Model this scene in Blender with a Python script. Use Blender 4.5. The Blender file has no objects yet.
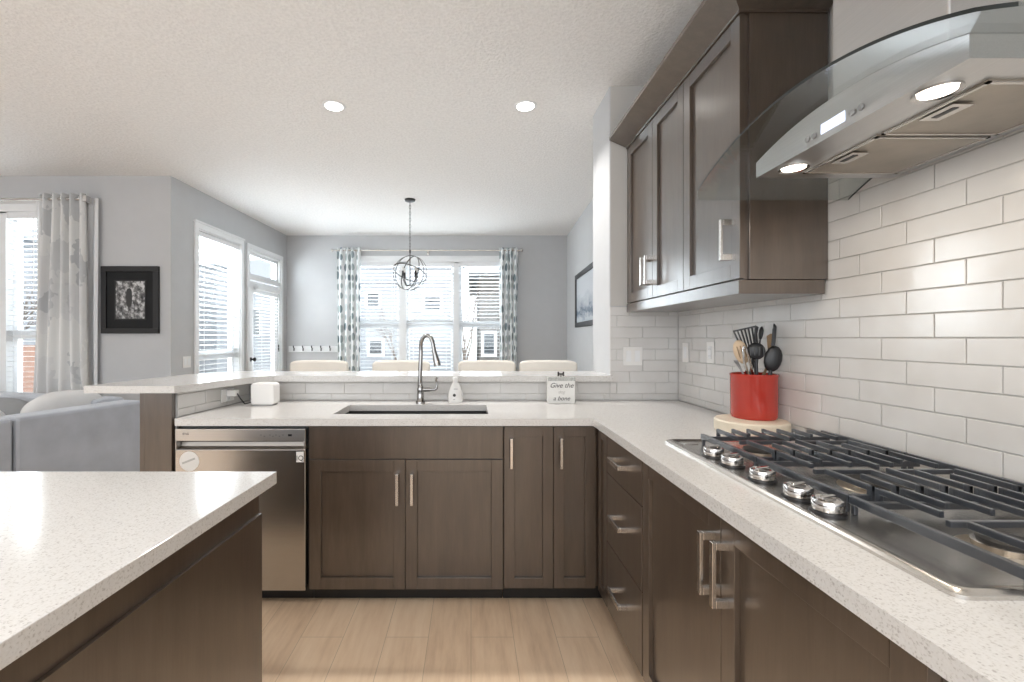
import bpy, bmesh, math, random
from mathutils import Vector, Matrix
PI = math.pi
S = bpy.context.scene
COL = S.collection
random.seed(7)

# ------------------------------------------------------------------ camera
F = 450.0                       # focal length in pixels of the 1024 px wide frame
VX, VY, H = 471.0, 338.0, 1.30  # vanishing point of the depth lines, eye height
cam_d = bpy.data.cameras.new('camera')
cam = bpy.data.objects.new('camera', cam_d); COL.objects.link(cam)
cam.location = (0, 0, H); cam.rotation_euler = (PI/2, 0, 0)
cam_d.sensor_width = 36; cam_d.lens = F/1024*36
cam_d.shift_x = (512-VX)/1024; cam_d.shift_y = (VY-341)/1024
cam_d.clip_start = 0.02; cam_d.clip_end = 200
S.camera = cam

# ------------------------------------------------------------------ world, exposure
w = bpy.data.worlds.new('overcast_sky'); S.world = w; w.use_nodes = True
bg = w.node_tree.nodes['Background']
bg.inputs['Color'].default_value = (0.93, 0.965, 1.0, 1)
bg.inputs['Strength'].default_value = 2.6
S.view_settings.view_transform = 'Standard'
S.view_settings.look = 'None'
S.view_settings.gamma = 1
S.view_settings.exposure = 0.5
S.view_settings.use_curve_mapping = False
E_WIN, E_CAN, E_HOOD = 90.0, 8.5, 1.0

def area(name, loc, rot, sx, sy, power, color=(1, 1, 1), spread=PI, shape='RECTANGLE'):
    d = bpy.data.lights.new(name, 'AREA'); d.shape = shape
    d.size = sx; d.size_y = sy; d.energy = power; d.color = color; d.spread = spread
    o = bpy.data.objects.new(name, d); COL.objects.link(o)
    o.location = loc; o.rotation_euler = rot
    return o
# daylight arriving at the windows from outside
area('daylight_dining', (-0.7, 7.5, 2.3), (-PI/2+0.42, 0, 0), 2.6, 2.0, E_WIN*1.5, (0.9, 0.95, 1))
area('daylight_patio', (-3.6, 5.6, 2.2), (0, -PI/2+0.42, 0), 2.0, 2.2, E_WIN*2.0, (0.9, 0.95, 1))
area('daylight_living', (-4.6, 5.1, 2.2), (-PI/2+0.42, 0, 0), 1.8, 1.8, E_WIN*1.3, (0.9, 0.95, 1))

# ------------------------------------------------------------------ helpers
def U(px, py, z):
    s = (VY-py)/(z-H); return Vector(((px-VX)/s, F/s, z))
def D(px, py, Y):
    return Vector(((px-VX)*Y/F, Y, H+(VY-py)*Y/F))
ORG = {}   # world matrix of every root
def prop(o, label=None, cat=None, group=None, kind=None):
    if label: o['label'] = label
    if cat: o['category'] = cat
    if group: o['group'] = group
    if kind: o['kind'] = kind
    return o
def thing(name, label, cat, loc=(0, 0, 0), rz=0, group=None):
    o = bpy.data.objects.new(name, None); COL.objects.link(o)
    o.empty_display_size = 0.1
    o.location = loc; o.rotation_euler = (0, 0, rz)
    ORG[o.name] = Matrix.Translation(Vector(loc)) @ Matrix.Rotation(rz, 4, 'Z')
    return prop(o, label, cat, group)
def obj(name, bm, mats, parent=None, local=False, smooth=False, label=None, bevel=0, kind=None):
    """links the bmesh as one object; verts are world coordinates unless local"""
    if not isinstance(mats, (list, tuple)): mats = [mats]
    if parent is not None:
        M = ORG[parent.name]
    else:
        xs = [v.co for v in bm.verts]
        lo = [min(c[i] for c in xs) for i in range(3)]; hi = [max(c[i] for c in xs) for i in range(3)]
        M = Matrix.Translation(((lo[0]+hi[0])/2, (lo[1]+hi[1])/2, lo[2]))
        local = False
    if not local: bm.transform(M.inverted())
    bmesh.ops.recalc_face_normals(bm, faces=bm.faces[:])
    me = bpy.data.meshes.new(name); bm.to_mesh(me); bm.free()
    for m in mats: me.materials.append(m)
    if smooth:
        for p in me.polygons: p.use_smooth = True
    o = bpy.data.objects.new(name, me); COL.objects.link(o)
    if parent is not None: o.parent = parent; ORG[o.name] = M
    else: o.matrix_world = M; ORG[o.name] = M
    if bevel:
        b = o.modifiers.new('bevel', 'BEVEL'); b.width = bevel; b.segments = 2; b.limit_method = 'ANGLE'; b.angle_limit = 0.7
    if smooth:
        try:
            e = o.modifiers.new('edge', 'EDGE_SPLIT'); e.split_angle = math.radians(38)
        except Exception: pass
    if label: o['label'] = label
    if kind: o['kind'] = kind
    return o
def struct(name, bm, m, parent=None, **k):
    o = obj(name, bm, m, parent, **k)
    if parent is None: o['kind'] = 'structure'
    return o
def sroot(name, loc=(0, 0, 0), rz=0):
    o = thing(name, None, None, loc, rz); o['kind'] = 'structure'; return o
def tag(o, label, cat, group=None): return prop(o, label, cat, group)
def NB(): return bmesh.new()
def box(bm, x0, x1, y0, y1, z0, z1, mi=0, M=None):
    vs = [Vector((x, y, z)) for z in (z0, z1) for (x, y) in ((x0, y0), (x1, y0), (x1, y1), (x0, y1))]
    if M is not None: vs = [M @ v for v in vs]
    v = [bm.verts.new(c) for c in vs]
    for f in ((3, 2, 1, 0), (4, 5, 6, 7), (0, 1, 5, 4), (1, 2, 6, 5), (2, 3, 7, 6), (3, 0, 4, 7)):
        fc = bm.faces.new([v[i] for i in f]); fc.material_index = mi
    return bm
def prism(bm, pts, z0, z1, mi=0):
    a = [bm.verts.new((p[0], p[1], z0)) for p in pts]; b = [bm.verts.new((p[0], p[1], z1)) for p in pts]
    n = len(pts)
    fs = [bm.faces.new(a[::-1]), bm.faces.new(b)]
    for i in range(n): fs.append(bm.faces.new((a[i], a[(i+1) % n], b[(i+1) % n], b[i])))
    for f in fs: f.material_index = mi
    return bm
def lathe(bm, prof, c=(0, 0, 0), n=32, M=None, mi=0, cap=True):
    """prof: list of (r,z) upward"""
    rings = []
    for r, z in prof:
        ring = []
        for i in range(n):
            a = 2*PI*i/n; p = Vector((r*math.cos(a), r*math.sin(a), z))
            if M is not None: p = M @ p
            ring.append(bm.verts.new(p+Vector(c)))
        rings.append(ring)
    for k in range(len(rings)-1):
        for i in range(n):
            f = bm.faces.new((rings[k][i], rings[k][(i+1) % n], rings[k+1][(i+1) % n], rings[k+1][i])); f.material_index = mi
    if cap:
        for r in (rings[0], rings[-1]):
            f = bm.faces.new(r); f.material_index = mi
    return bm
def tube(bm, pts, r, n=10, mi=0, closed=False, flat=None):
    """sweep a circle (radius r or list) along pts"""
    pts = [Vector(p) for p in pts]; m = len(pts)
    rs = r if isinstance(r, (list, tuple)) else [r]*m
    rings = []; up = None
    for i, p in enumerate(pts):
        a = pts[(i-1) % m] if (closed or i > 0) else p
        b = pts[(i+1) % m] if (closed or i < m-1) else p
        t = (b-a).normalized()
        if up is None:
            up = Vector((0, 0, 1)) if abs(t.z) < 0.9 else Vector((1, 0, 0))
        x = t.cross(up)
        if x.length < 1e-5: x = t.orthogonal()
        x.normalize(); y = x.cross(t).normalized(); up = y
        rings.append([bm.verts.new(p+(x*math.cos(2*PI*k/n)+y*math.sin(2*PI*k/n)*(flat or 1))*rs[i]) for k in range(n)])
    rng = range(m if closed else m-1)
    for i in rng:
        A, B = rings[i], rings[(i+1) % m]
        for k in range(n):
            f = bm.faces.new((A[k], A[(k+1) % n], B[(k+1) % n], B[k])); f.material_index = mi
    if not closed:
        for rg in (rings[0], rings[-1]):
            f = bm.faces.new(rg); f.material_index = mi
    return bm
def bar(bm, a, b, wx, wz, mi=0):
    """rectangular bar from a to b"""
    a = Vector(a); b = Vector(b); t = (b-a); L = t.length; t.normalize()
    u = Vector((0, 0, 1)) if abs(t.z) < 0.95 else Vector((0, 1, 0))
    x = t.cross(u).normalized(); y = x.cross(t).normalized()
    M = Matrix((x, t, y)).transposed().to_4x4(); M.translation = a
    return box(bm, -wx/2, wx/2, 0, L, -wz/2, wz/2, mi, M)
def ellipsoid(bm, c, r, M=None, n=16, mi=0):
    res = bmesh.ops.create_uvsphere(bm, u_segments=n, v_segments=max(6, n//2), radius=1)
    for v in res['verts']:
        p = Vector((v.co.x*r[0], v.co.y*r[1], v.co.z*r[2]))
        if M is not None: p = M @ p
        v.co = p+Vector(c)
    return bm
def ngon_plate(bm, pts2, M, t, mi=0):
    """flat outline in local XZ extruded by t along local Y, placed by M"""
    a = [bm.verts.new(M @ Vector((x, -t/2, z))) for x, z in pts2]
    b = [bm.verts.new(M @ Vector((x, t/2, z))) for x, z in pts2]
    n = len(pts2)
    for f in ([a, b[::-1]]): bm.faces.new(f).material_index = mi
    for i in range(n): bm.faces.new((a[i], b[i], b[(i+1) % n], a[(i+1) % n])).material_index = mi
    return bm
def dup(root, loc=None, rz=None, label=None, group=None):
    def cp(o, par):
        c = o.copy(); COL.objects.link(c)
        if par is not None: c.parent = par
        for ch in [x for x in bpy.data.objects if x.parent == o]: cp(ch, c)
        return c
    r = cp(root, None)
    if loc is not None: r.location = loc
    if rz is not None: r.rotation_euler = (0, 0, rz)
    if label: r['label'] = label
    if group: r['group'] = group
    return r
def lettering(text, size, M, mat, name, parent, shear=0, ext=0.0006):
    cu = bpy.data.curves.new(name, 'FONT'); cu.body = text; cu.size = size; cu.shear = shear
    cu.align_x = 'CENTER'; cu.align_y = 'CENTER'; cu.extrude = ext
    t = bpy.data.objects.new('tmp', cu); COL.objects.link(t)
    bpy.context.view_layer.update()
    dg = bpy.context.evaluated_depsgraph_get()
    me = bpy.data.meshes.new_from_object(t.evaluated_get(dg))
    bpy.data.objects.remove(t); bpy.data.curves.remove(cu)
    bm = bmesh.new(); bm.from_mesh(me); bpy.data.meshes.remove(me)
    bm.transform(M)
    return obj(name, bm, mat, parent)

# ------------------------------------------------------------------ materials
def newmat(name):
    m = bpy.data.materials.new(name); m.use_nodes = True
    nt = m.node_tree; b = nt.nodes['Principled BSDF']
    return m, nt, b
def setin(b, **k):
    for key, v in k.items():
        n = {'color': 'Base Color', 'rough': 'Roughness', 'metal': 'Metallic', 'coat': 'Coat Weight', 'coatr': 'Coat Roughness',
             'spec': 'Specular IOR Level', 'sheen': 'Sheen Weight', 'emit': 'Emission Strength', 'emitc': 'Emission Color', 'trans': 'Transmission Weight', 'aniso': 'Anisotropic'}[key]
        if key in ('color', 'emitc') and len(v) == 3: v = (*v, 1)
        b.inputs[n].default_value = v
def N(nt, t, **k):
    n = nt.nodes.new(t)
    for a, v in k.items(): setattr(n, a, v)
    return n
def coords(nt, scale=(1, 1, 1), src='Object'):
    tc = N(nt, 'ShaderNodeTexCoord'); mp = N(nt, 'ShaderNodeMapping'); mp.inputs['Scale'].default_value = scale
    nt.links.new(tc.outputs[src], mp.inputs['Vector']); return mp.outputs['Vector']
def geo(nt, scale=(1, 1, 1)):
    g = N(nt, 'ShaderNodeNewGeometry'); mp = N(nt, 'ShaderNodeMapping'); mp.inputs['Scale'].default_value = scale
    nt.links.new(g.outputs['Position'], mp.inputs['Vector']); return mp.outputs['Vector']
def noise(nt, vec, scale, detail=4, rough=0.5):
    n = N(nt, 'ShaderNodeTexNoise'); n.inputs['Scale'].default_value = scale; n.inputs['Detail'].default_value = detail; n.inputs['Roughness'].default_value = rough
    nt.links.new(vec, n.inputs['Vector']); return n.outputs['Fac']
def ramp(nt, fac, stops):
    r = N(nt, 'ShaderNodeValToRGB'); el = r.color_ramp.elements
    while len(el) < len(stops): el.new(0.5)
    for e, (p, c) in zip(el, stops): e.position = p; e.color = (*c, 1)
    nt.links.new(fac, r.inputs['Fac']); return r.outputs['Color']
def bump(nt, b, height, strength, dist=0.01):
    n = N(nt, 'ShaderNodeBump'); n.inputs['Strength'].default_value = strength; n.inputs['Distance'].default_value = dist
    nt.links.new(height, n.inputs['Height']); nt.links.new(n.outputs['Normal'], b.inputs['Normal'])
def simple(name, color, rough=0.5, metal=0, var=0.06, vs=8, bs=0, bscale=60, **k):
    m, nt, b = newmat(name); setin(b, rough=rough, metal=metal, **k)
    v = coords(nt)
    f = noise(nt, v, vs)
    c0 = tuple(max(0, c*(1-var)) for c in color); c1 = tuple(min(1, c*(1+var)) for c in color)
    nt.links.new(ramp(nt, f, [(0.3, c0), (0.7, c1)]), b.inputs['Base Color'])
    if bs: bump(nt, b, noise(nt, v, bscale, 6), bs, 0.005)
    return m

M_WALL = simple('grey_wall_paint', (0.52, 0.525, 0.535), 0.75, var=0.015, bs=0.05, bscale=150)
M_WARMLIT = simple('warm_lit_wall_paint', (0.56, 0.545, 0.52), 0.75, var=0.015, bs=0.05, bscale=150)  # same grey paint with the warm kitchen light mixed into its colour
M_TRIM = simple('white_trim', (0.80, 0.81, 0.82), 0.4, var=0.01)
M_JAMB = simple('white_wall_paint', (0.66, 0.66, 0.65), 0.7, var=0.01)
def mk_ceiling():
    m, nt, b = newmat('knockdown_ceiling'); setin(b, rough=0.9)
    v = geo(nt)
    f = noise(nt, v, 55, 5, 0.6)
    nt.links.new(ramp(nt, f, [(0.35, (0.82, 0.815, 0.81)), (0.6, (0.90, 0.895, 0.89))]), b.inputs['Base Color'])
    bump(nt, b, f, 0.75, 0.012); return m
M_CEIL = mk_ceiling()
def mk_wood():
    m, nt, b = newmat('dark_stained_maple'); setin(b, rough=0.33, spec=0.5, coat=1.0, coatr=0.24); b.inputs['Coat IOR'].default_value = 1.62
    v = geo(nt, (9, 9, 1.3))
    f = noise(nt, v, 2.2, 8, 0.62)
    f2 = noise(nt, geo(nt, (60, 60, 3)), 3, 3, 0.5)
    mx = N(nt, 'ShaderNodeMath', operation='MULTIPLY_ADD'); mx.inputs[1].default_value = 0.3; nt.links.new(f2, mx.inputs[0]); nt.links.new(f, mx.inputs[2])
    nt.links.new(ramp(nt, mx.outputs[0], [(0.35, (0.046, 0.031, 0.021)), (0.62, (0.066, 0.045, 0.031)), (0.95, (0.088, 0.063, 0.045))]), b.inputs['Base Color'])
    bump(nt, b, f2, 0.04, 0.002); return m
M_WOOD = mk_wood()
M_TOE = simple('black_toe_kick', (0.012, 0.011, 0.010), 0.5)
def mk_quartz():
    m, nt, b = newmat('speckled_white_quartz'); setin(b, rough=0.13, spec=0.5)
    v = geo(nt)
    f = noise(nt, v, 240, 3, 0.55)
    vo = N(nt, 'ShaderNodeTexVoronoi'); vo.inputs['Scale'].default_value = 190; nt.links.new(v, vo.inputs['Vector'])
    hs = N(nt, 'ShaderNodeSeparateColor'); nt.links.new(vo.outputs['Color'], hs.inputs['Color'])
    c1 = ramp(nt, f, [(0.34, (0.50, 0.48, 0.455)), (0.43, (0.655, 0.64, 0.62)), (0.75, (0.70, 0.69, 0.675))])
    gt = N(nt, 'ShaderNodeMath', operation='GREATER_THAN'); gt.inputs[1].default_value = 0.96; nt.links.new(hs.outputs['Red'], gt.inputs[0])
    lt = N(nt, 'ShaderNodeMath', operation='LESS_THAN'); lt.inputs[1].default_value = 0.38; nt.links.new(vo.outputs['Distance'], lt.inputs[0])
    an = N(nt, 'ShaderNodeMath', operation='MULTIPLY'); nt.links.new(gt.outputs[0], an.inputs[0]); nt.links.new(lt.outputs[0], an.inputs[1])
    mm = N(nt, 'ShaderNodeMath', operation='MULTIPLY'); mm.inputs[1].default_value = 0.55; nt.links.new(an.outputs[0], mm.inputs[0])
    mix = N(nt, 'ShaderNodeMix', data_type='RGBA'); nt.links.new(mm.outputs[0], mix.inputs['Factor'])
    nt.links.new(c1, mix.inputs[6]); mix.inputs[7].default_value = (0.32, 0.30, 0.28, 1)
    nt.links.new(mix.outputs[2], b.inputs['Base Color']); return m
M_QUARTZ = mk_quartz()
def mk_tile():
    m, nt, b = newmat('glazed_white_tile'); setin(b, rough=0.16, spec=0.5)
    v = geo(nt)
    f = noise(nt, v, 7, 2)
    nt.links.new(ramp(nt, f, [(0.3, (0.63, 0.615, 0.595)), (0.7, (0.68, 0.67, 0.655))]), b.inputs['Base Color'])
    bump(nt, b, noise(nt, v, 14, 2), 0.06, 0.01); return m
M_TILE = mk_tile()
M_GROUT = simple('grey_grout', (0.60, 0.585, 0.56), 0.9)
def mk_steel(name, color, rough, axis='x', strength=0.12):
    m, nt, b = newmat(name); setin(b, metal=1, rough=rough)
    sc = {'x': (2, 300, 300), 'y': (300, 2, 300), 'z': (300, 300, 2)}[axis]
    f = noise(nt, geo(nt, sc), 1.5, 2)
    nt.links.new(ramp(nt, f, [(0.3, tuple(c*0.93 for c in color)), (0.7, color)]), b.inputs['Base Color'])
    bump(nt, b, f, strength, 0.0006); return m
M_STEEL = mk_steel('brushed_steel', (0.58, 0.57, 0.56), 0.28, 'x')
M_STEELY = mk_steel('brushed_steel_hood', (0.60, 0.60, 0.60), 0.32, 'y')
M_DW = mk_steel('dishwasher_steel', (0.50, 0.485, 0.47), 0.24, 'x')
M_POCKET = simple('satin_handle_metal', (0.42, 0.39, 0.36), 0.5, 1, 0.02)
M_FAUCET = simple('polished_dark_chrome', (0.33, 0.325, 0.32), 0.13, 1, 0.02)
M_COOK = mk_steel('cooktop_steel', (0.66, 0.64, 0.61), 0.27, 'y', 0.08)
M_CHROME = simple('chrome', (0.60, 0.59, 0.58), 0.1, 1, 0.02)
M_NICKEL = simple('brushed_nickel', (0.66, 0.63, 0.60), 0.27, 1, 0.04)
M_IRON = simple('black_cast_iron', (0.030, 0.034, 0.042), 0.3, 0, 0.2, bs=0.08, bscale=300, spec=0.8, coat=0.5, coatr=0.25)
M_BLACK = simple('black_plastic', (0.014, 0.014, 0.016), 0.35)
M_BLKMETAL = simple('dark_bronze_metal', (0.035, 0.033, 0.032), 0.4, 0.7)
M_CHAND = simple('aged_bronze_metal', (0.10, 0.095, 0.09), 0.4, 0.8)
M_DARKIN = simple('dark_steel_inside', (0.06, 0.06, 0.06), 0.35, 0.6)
M_BURN = simple('burner_cap', (0.03, 0.028, 0.026), 0.55)
M_BRASSY = simple('burner_ring', (0.42, 0.36, 0.28), 0.35, 1)
M_PLASTIC = simple('white_plastic', (0.80, 0.79, 0.77), 0.35, var=0.01)
M_RED = simple('red_glazed_ceramic', (0.42, 0.035, 0.022), 0.15, var=0.05, coat=0.4)
M_LWOOD = simple('pale_wood', (0.66, 0.50, 0.34), 0.55, var=0.14, vs=30)
M_MWOOD = simple('brown_bamboo', (0.34, 0.22, 0.12), 0.5, var=0.15, vs=30)
M_BOARD = simple('cream_board', (0.74, 0.66, 0.53), 0.5, var=0.05)
M_FILTER = simple('mesh_filter_metal', (0.42, 0.38, 0.33), 0.42, 1, 0.12, vs=9, bs=0.15, bscale=260)
M_SOFA = simple('grey_sofa_fabric', (0.36, 0.385, 0.43), 0.95, var=0.12, vs=5, bs=0.3, bscale=400, sheen=0.3)
M_SOFAD = simple('dark_grey_cushion_fabric', (0.20, 0.205, 0.21), 0.95, var=0.05)
M_CUSH = simple('light_grey_cushion_fabric', (0.58, 0.58, 0.58), 0.95, var=0.05, bs=0.3, bscale=350)
M_CREAM = simple('cream_upholstery', (0.72, 0.68, 0.62), 0.85, var=0.03, bs=0.2, bscale=300)
M_BLIND = simple('white_blind_slat', (0.80, 0.81, 0.82), 0.45, var=0.01)
M_VINYL = simple('white_window_vinyl', (0.78, 0.80, 0.82), 0.4, var=0.01)
M_FRAMEBLK = simple('black_frame_wood', (0.010, 0.010, 0.011), 0.5)
M_MATBLK = simple('black_mount_board', (0.012, 0.013, 0.014), 0.9)
M_INK = simple('dark_ink', (0.05, 0.05, 0.05), 0.6)
M_INK2 = simple('pale_ink', (0.5, 0.5, 0.48), 0.6)
M_GREY = simple('grey_plastic', (0.30, 0.30, 0.30), 0.4)
M_SIGN = simple('white_painted_wood', (0.76, 0.755, 0.73), 0.5, var=0.02)
M_SILVERSTRIP = simple('mottled_silver_strip', (0.45, 0.46, 0.44), 0.5, 0.2, 0.35, vs=200)
M_SNOW = simple('snow', (0.40, 0.41, 0.43), 0.9)
M_SIDW = simple('white_siding', (0.34, 0.35, 0.37), 0.8)
M_SIDB = simple('beige_siding', (0.13, 0.12, 0.11), 0.8)
M_ROOF = simple('roof_shingle', (0.30, 0.30, 0.31), 0.9)
M_BRICK = simple('red_brown_siding', (0.34, 0.20, 0.15), 0.9)
M_BARK = simple('bark', (0.16, 0.13, 0.11), 0.9, var=0.2)
M_WINDARK = simple('dark_house_window', (0.05, 0.06, 0.07), 0.1)
M_BULB = None
def mk_emit(name, color, st):
    m, nt, b = newmat(name); setin(b, color=color, emit=st, emitc=color); return m
M_LAMP = mk_emit('lamp_diffuser', (1.0, 0.96, 0.90), 6)
M_HLAMP = mk_emit('hood_lamp_diffuser', (1.0, 0.90, 0.78), 7)
M_DISP = mk_emit('lit_display', (0.75, 0.82, 1.0), 0.6)
def mk_glass(name, tint, gloss=1.0):
    m = bpy.data.materials.new(name); m.use_nodes = True; nt = m.node_tree
    for n in list(nt.nodes): nt.nodes.remove(n)
    o = N(nt, 'ShaderNodeOutputMaterial'); t = N(nt, 'ShaderNodeBsdfTransparent'); g = N(nt, 'ShaderNodeBsdfGlossy')
    lw = N(nt, 'ShaderNodeLayerWeight'); pw = N(nt, 'ShaderNodeMath', operation='POWER'); pw.inputs[1].default_value = 5
    f = N(nt, 'ShaderNodeMath', operation='MULTIPLY_ADD'); f.inputs[1].default_value = 0.9; f.inputs[2].default_value = 0.035
    nt.links.new(lw.outputs['Facing'], pw.inputs[0]); nt.links.new(pw.outputs[0], f.inputs[0]); mx = N(nt, 'ShaderNodeMixShader')
    t.inputs['Color'].default_value = (*tint, 1); g.inputs['Roughness'].default_value = 0.01
    g.inputs['Color'].default_value = (gloss, gloss, gloss, 1)
    nt.links.new(f.outputs[0], mx.inputs[0]); nt.links.new(t.outputs[0], mx.inputs[1]); nt.links.new(g.outputs[0], mx.inputs[2]); nt.links.new(mx.outputs[0], o.inputs[0])
    return m
M_GLASS = mk_glass('window_glass', (0.96, 0.98, 0.98))
M_HGLASS = mk_glass('hood_glass', (0.86, 0.885, 0.88))
M_GEDGE = simple('glass_edge', (0.008, 0.014, 0.014), 0.3)
def mk_floor():
    m, nt, b = newmat('light_oak_planks'); setin(b, rough=0.42)
    g = N(nt, 'ShaderNodeNewGeometry'); sp = N(nt, 'ShaderNodeSeparateXYZ'); nt.links.new(g.outputs['Position'], sp.inputs[0])
    cb = N(nt, 'ShaderNodeCombineXYZ'); nt.links.new(sp.outputs['Y'], cb.inputs['X']); nt.links.new(sp.outputs['X'], cb.inputs['Y'])
    br = N(nt, 'ShaderNodeTexBrick'); br.offset = 0.37; nt.links.new(cb.outputs[0], br.inputs['Vector'])
    br.inputs['Scale'].default_value = 1; br.inputs['Brick Width'].default_value = 1.2; br.inputs['Row Height'].default_value = 0.185
    br.inputs['Mortar Size'].default_value = 0.0012; br.inputs['Mortar Smooth'].default_value = 0.1; br.inputs['Bias'].default_value = 0
    br.inputs['Color1'].default_value = (0.0, 0, 0, 1); br.inputs['Color2'].default_value = (1, 1, 1, 1); br.inputs['Mortar'].default_value = (0.5, 0.5, 0.5, 1)
    f = noise(nt, geo(nt, (8, 1.0, 1)), 3, 8, 0.62)
    ad = N(nt, 'ShaderNodeMath', operation='MULTIPLY_ADD'); ad.inputs[1].default_value = 0.16
    sc = N(nt, 'ShaderNodeSeparateColor'); nt.links.new(br.outputs['Color'], sc.inputs[0]); nt.links.new(sc.outputs[0], ad.inputs[0]); nt.links.new(f, ad.inputs[2])
    c = ramp(nt, ad.outputs[0], [(0.3, (0.60, 0.43, 0.29)), (0.55, (0.73, 0.55, 0.385)), (0.8, (0.80, 0.63, 0.46))])
    mx = N(nt, 'ShaderNodeMix', data_type='RGBA'); nt.links.new(br.outputs['Fac'], mx.inputs['Factor']); nt.links.new(c, mx.inputs[6]); mx.inputs[7].default_value = (0.46, 0.34, 0.23, 1)
    nt.links.new(mx.outputs[2], b.inputs['Base Color']); bump(nt, b, f, 0.06, 0.003); return m
M_FLOOR = mk_floor()
def mk_leafcurtain():
    m, nt, b = newmat('leaf_print_curtain'); setin(b, rough=0.9)
    v = coords(nt, (1, 1, 1), 'UV')
    mp = N(nt, 'ShaderNodeMapping'); mp.inputs['Scale'].default_value = (6, 17, 1); nt.links.new(v, mp.inputs['Vector'])
    vo = N(nt, 'ShaderNodeTexVoronoi'); vo.inputs['Scale'].default_value = 1; vo.inputs['Randomness'].default_value = 0.35; nt.links.new(mp.outputs[0], vo.inputs['Vector'])
    leaf = ramp(nt, vo.outputs['Distance'], [(0.36, (1, 1, 1)), (0.42, (0, 0, 0))])
    hs = N(nt, 'ShaderNodeSeparateColor'); nt.links.new(vo.outputs['Color'], hs.inputs[0])
    lc = ramp(nt, hs.outputs[0], [(0.2, (0.17, 0.22, 0.24)), (0.6, (0.36, 0.41, 0.42)), (0.9, (0.55, 0.60, 0.60))])
    mx = N(nt, 'ShaderNodeMix', data_type='RGBA'); nt.links.new(leaf, mx.inputs['Factor']); mx.inputs[6].default_value = (0.78, 0.80, 0.81, 1); nt.links.new(lc, mx.inputs[7])
    nt.links.new(mx.outputs[2], b.inputs['Base Color']); return m
M_LEAF = mk_leafcurtain()
def mk_cloud():
    m, nt, b = newmat('blossom_print_curtain'); setin(b, rough=0.9)
    v = coords(nt, (1, 1, 1), 'UV')
    mp = N(nt, 'ShaderNodeMapping'); mp.inputs['Scale'].default_value = (4.5, 8.5, 1); nt.links.new(v, mp.inputs['Vector'])
    nz = N(nt, 'ShaderNodeTexNoise'); nz.inputs['Scale'].default_value = 3; nt.links.new(mp.outputs[0], nz.inputs['Vector'])
    va = N(nt, 'ShaderNodeVectorMath', operation='ADD'); nt.links.new(mp.outputs[0], va.inputs[0]); nt.links.new(nz.outputs['Color'], va.inputs[1])
    vo = N(nt, 'ShaderNodeTexVoronoi'); vo.inputs['Scale'].default_value = 1; nt.links.new(va.outputs[0], vo.inputs['Vector'])
    hs = N(nt, 'ShaderNodeSeparateColor'); nt.links.new(vo.outputs['Color'], hs.inputs[0])
    nt.links.new(ramp(nt, hs.outputs[0], [(0.3, (0.66, 0.66, 0.66)), (0.5, (0.50, 0.51, 0.52)), (0.7, (0.70, 0.70, 0.69))]), b.inputs['Base Color']); return m
M_CLOUD = mk_cloud()
def mk_sheer():
    m, nt, b = newmat('white_sheer'); setin(b, rough=0.9, color=(0.82, 0.83, 0.84)); b.inputs['Alpha'].default_value = 0.85; return m
M_SHEER = mk_sheer()
def mk_photo_bw():
    m, nt, b = newmat('monochrome_photograph'); setin(b, rough=0.3)
    v = coords(nt, (1, 1, 1), 'UV')
    f = noise(nt, v, 6, 6, 0.65)
    base = ramp(nt, f, [(0.38, (0.02, 0.02, 0.02)), (0.5, (0.18, 0.18, 0.18)), (0.6, (0.6, 0.6, 0.6))])
    # dark arched window shape in the middle of the print
    sp = N(nt, 'ShaderNodeSeparateXYZ'); nt.links.new(v, sp.inputs[0])
    def m2(op, a, bb):
        n = N(nt, 'ShaderNodeMath', operation=op)
        for i, x in enumerate((a, bb)):
            if x is None: continue
            if isinstance(x, (int, float)): n.inputs[i].default_value = x
            else: nt.links.new(x, n.inputs[i])
        return n.outputs[0]
    dx = m2('ABSOLUTE', m2('SUBTRACT', sp.outputs[0], 0.46), None); dy = m2('ABSOLUTE', m2('SUBTRACT', sp.outputs[1], 0.56), None)
    e = m2('ADD', m2('POWER', m2('DIVIDE', dx, 0.10), 2.5), m2('POWER', m2('DIVIDE', dy, 0.25), 4))
    inside = m2('LESS_THAN', e, 1.0)
    mx = N(nt, 'ShaderNodeMix', data_type='RGBA'); nt.links.new(inside, mx.inputs['Factor']); nt.links.new(base, mx.inputs[6]); mx.inputs[7].default_value = (0.03, 0.03, 0.03, 1)
    nt.links.new(mx.outputs[2], b.inputs['Base Color']); return m
M_PHOTO = mk_photo_bw()
def mk_photo_mtn():
    m, nt, b = newmat('misty_landscape_print'); setin(b, rough=0.15)
    v = coords(nt, (1, 1, 1), 'UV')
    sp = N(nt, 'ShaderNodeSeparateXYZ'); nt.links.new(v, sp.inputs[0])
    f = noise(nt, v, 4, 6, 0.65)
    ad = N(nt, 'ShaderNodeMath', operation='MULTIPLY_ADD'); ad.inputs[1].default_value = 0.8; nt.links.new(f, ad.inputs[0]); nt.links.new(sp.outputs[1], ad.inputs[2])
    nt.links.new(ramp(nt, ad.outputs[0], [(0.45, (0.55, 0.6, 0.66)), (0.62, (0.16, 0.22, 0.29)), (0.72, (0.45, 0.5, 0.56)), (0.95, (0.6, 0.64, 0.7)), (1.0, (0.66, 0.7, 0.75))]), b.inputs['Base Color']); return m
M_MTN = mk_photo_mtn()

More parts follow.
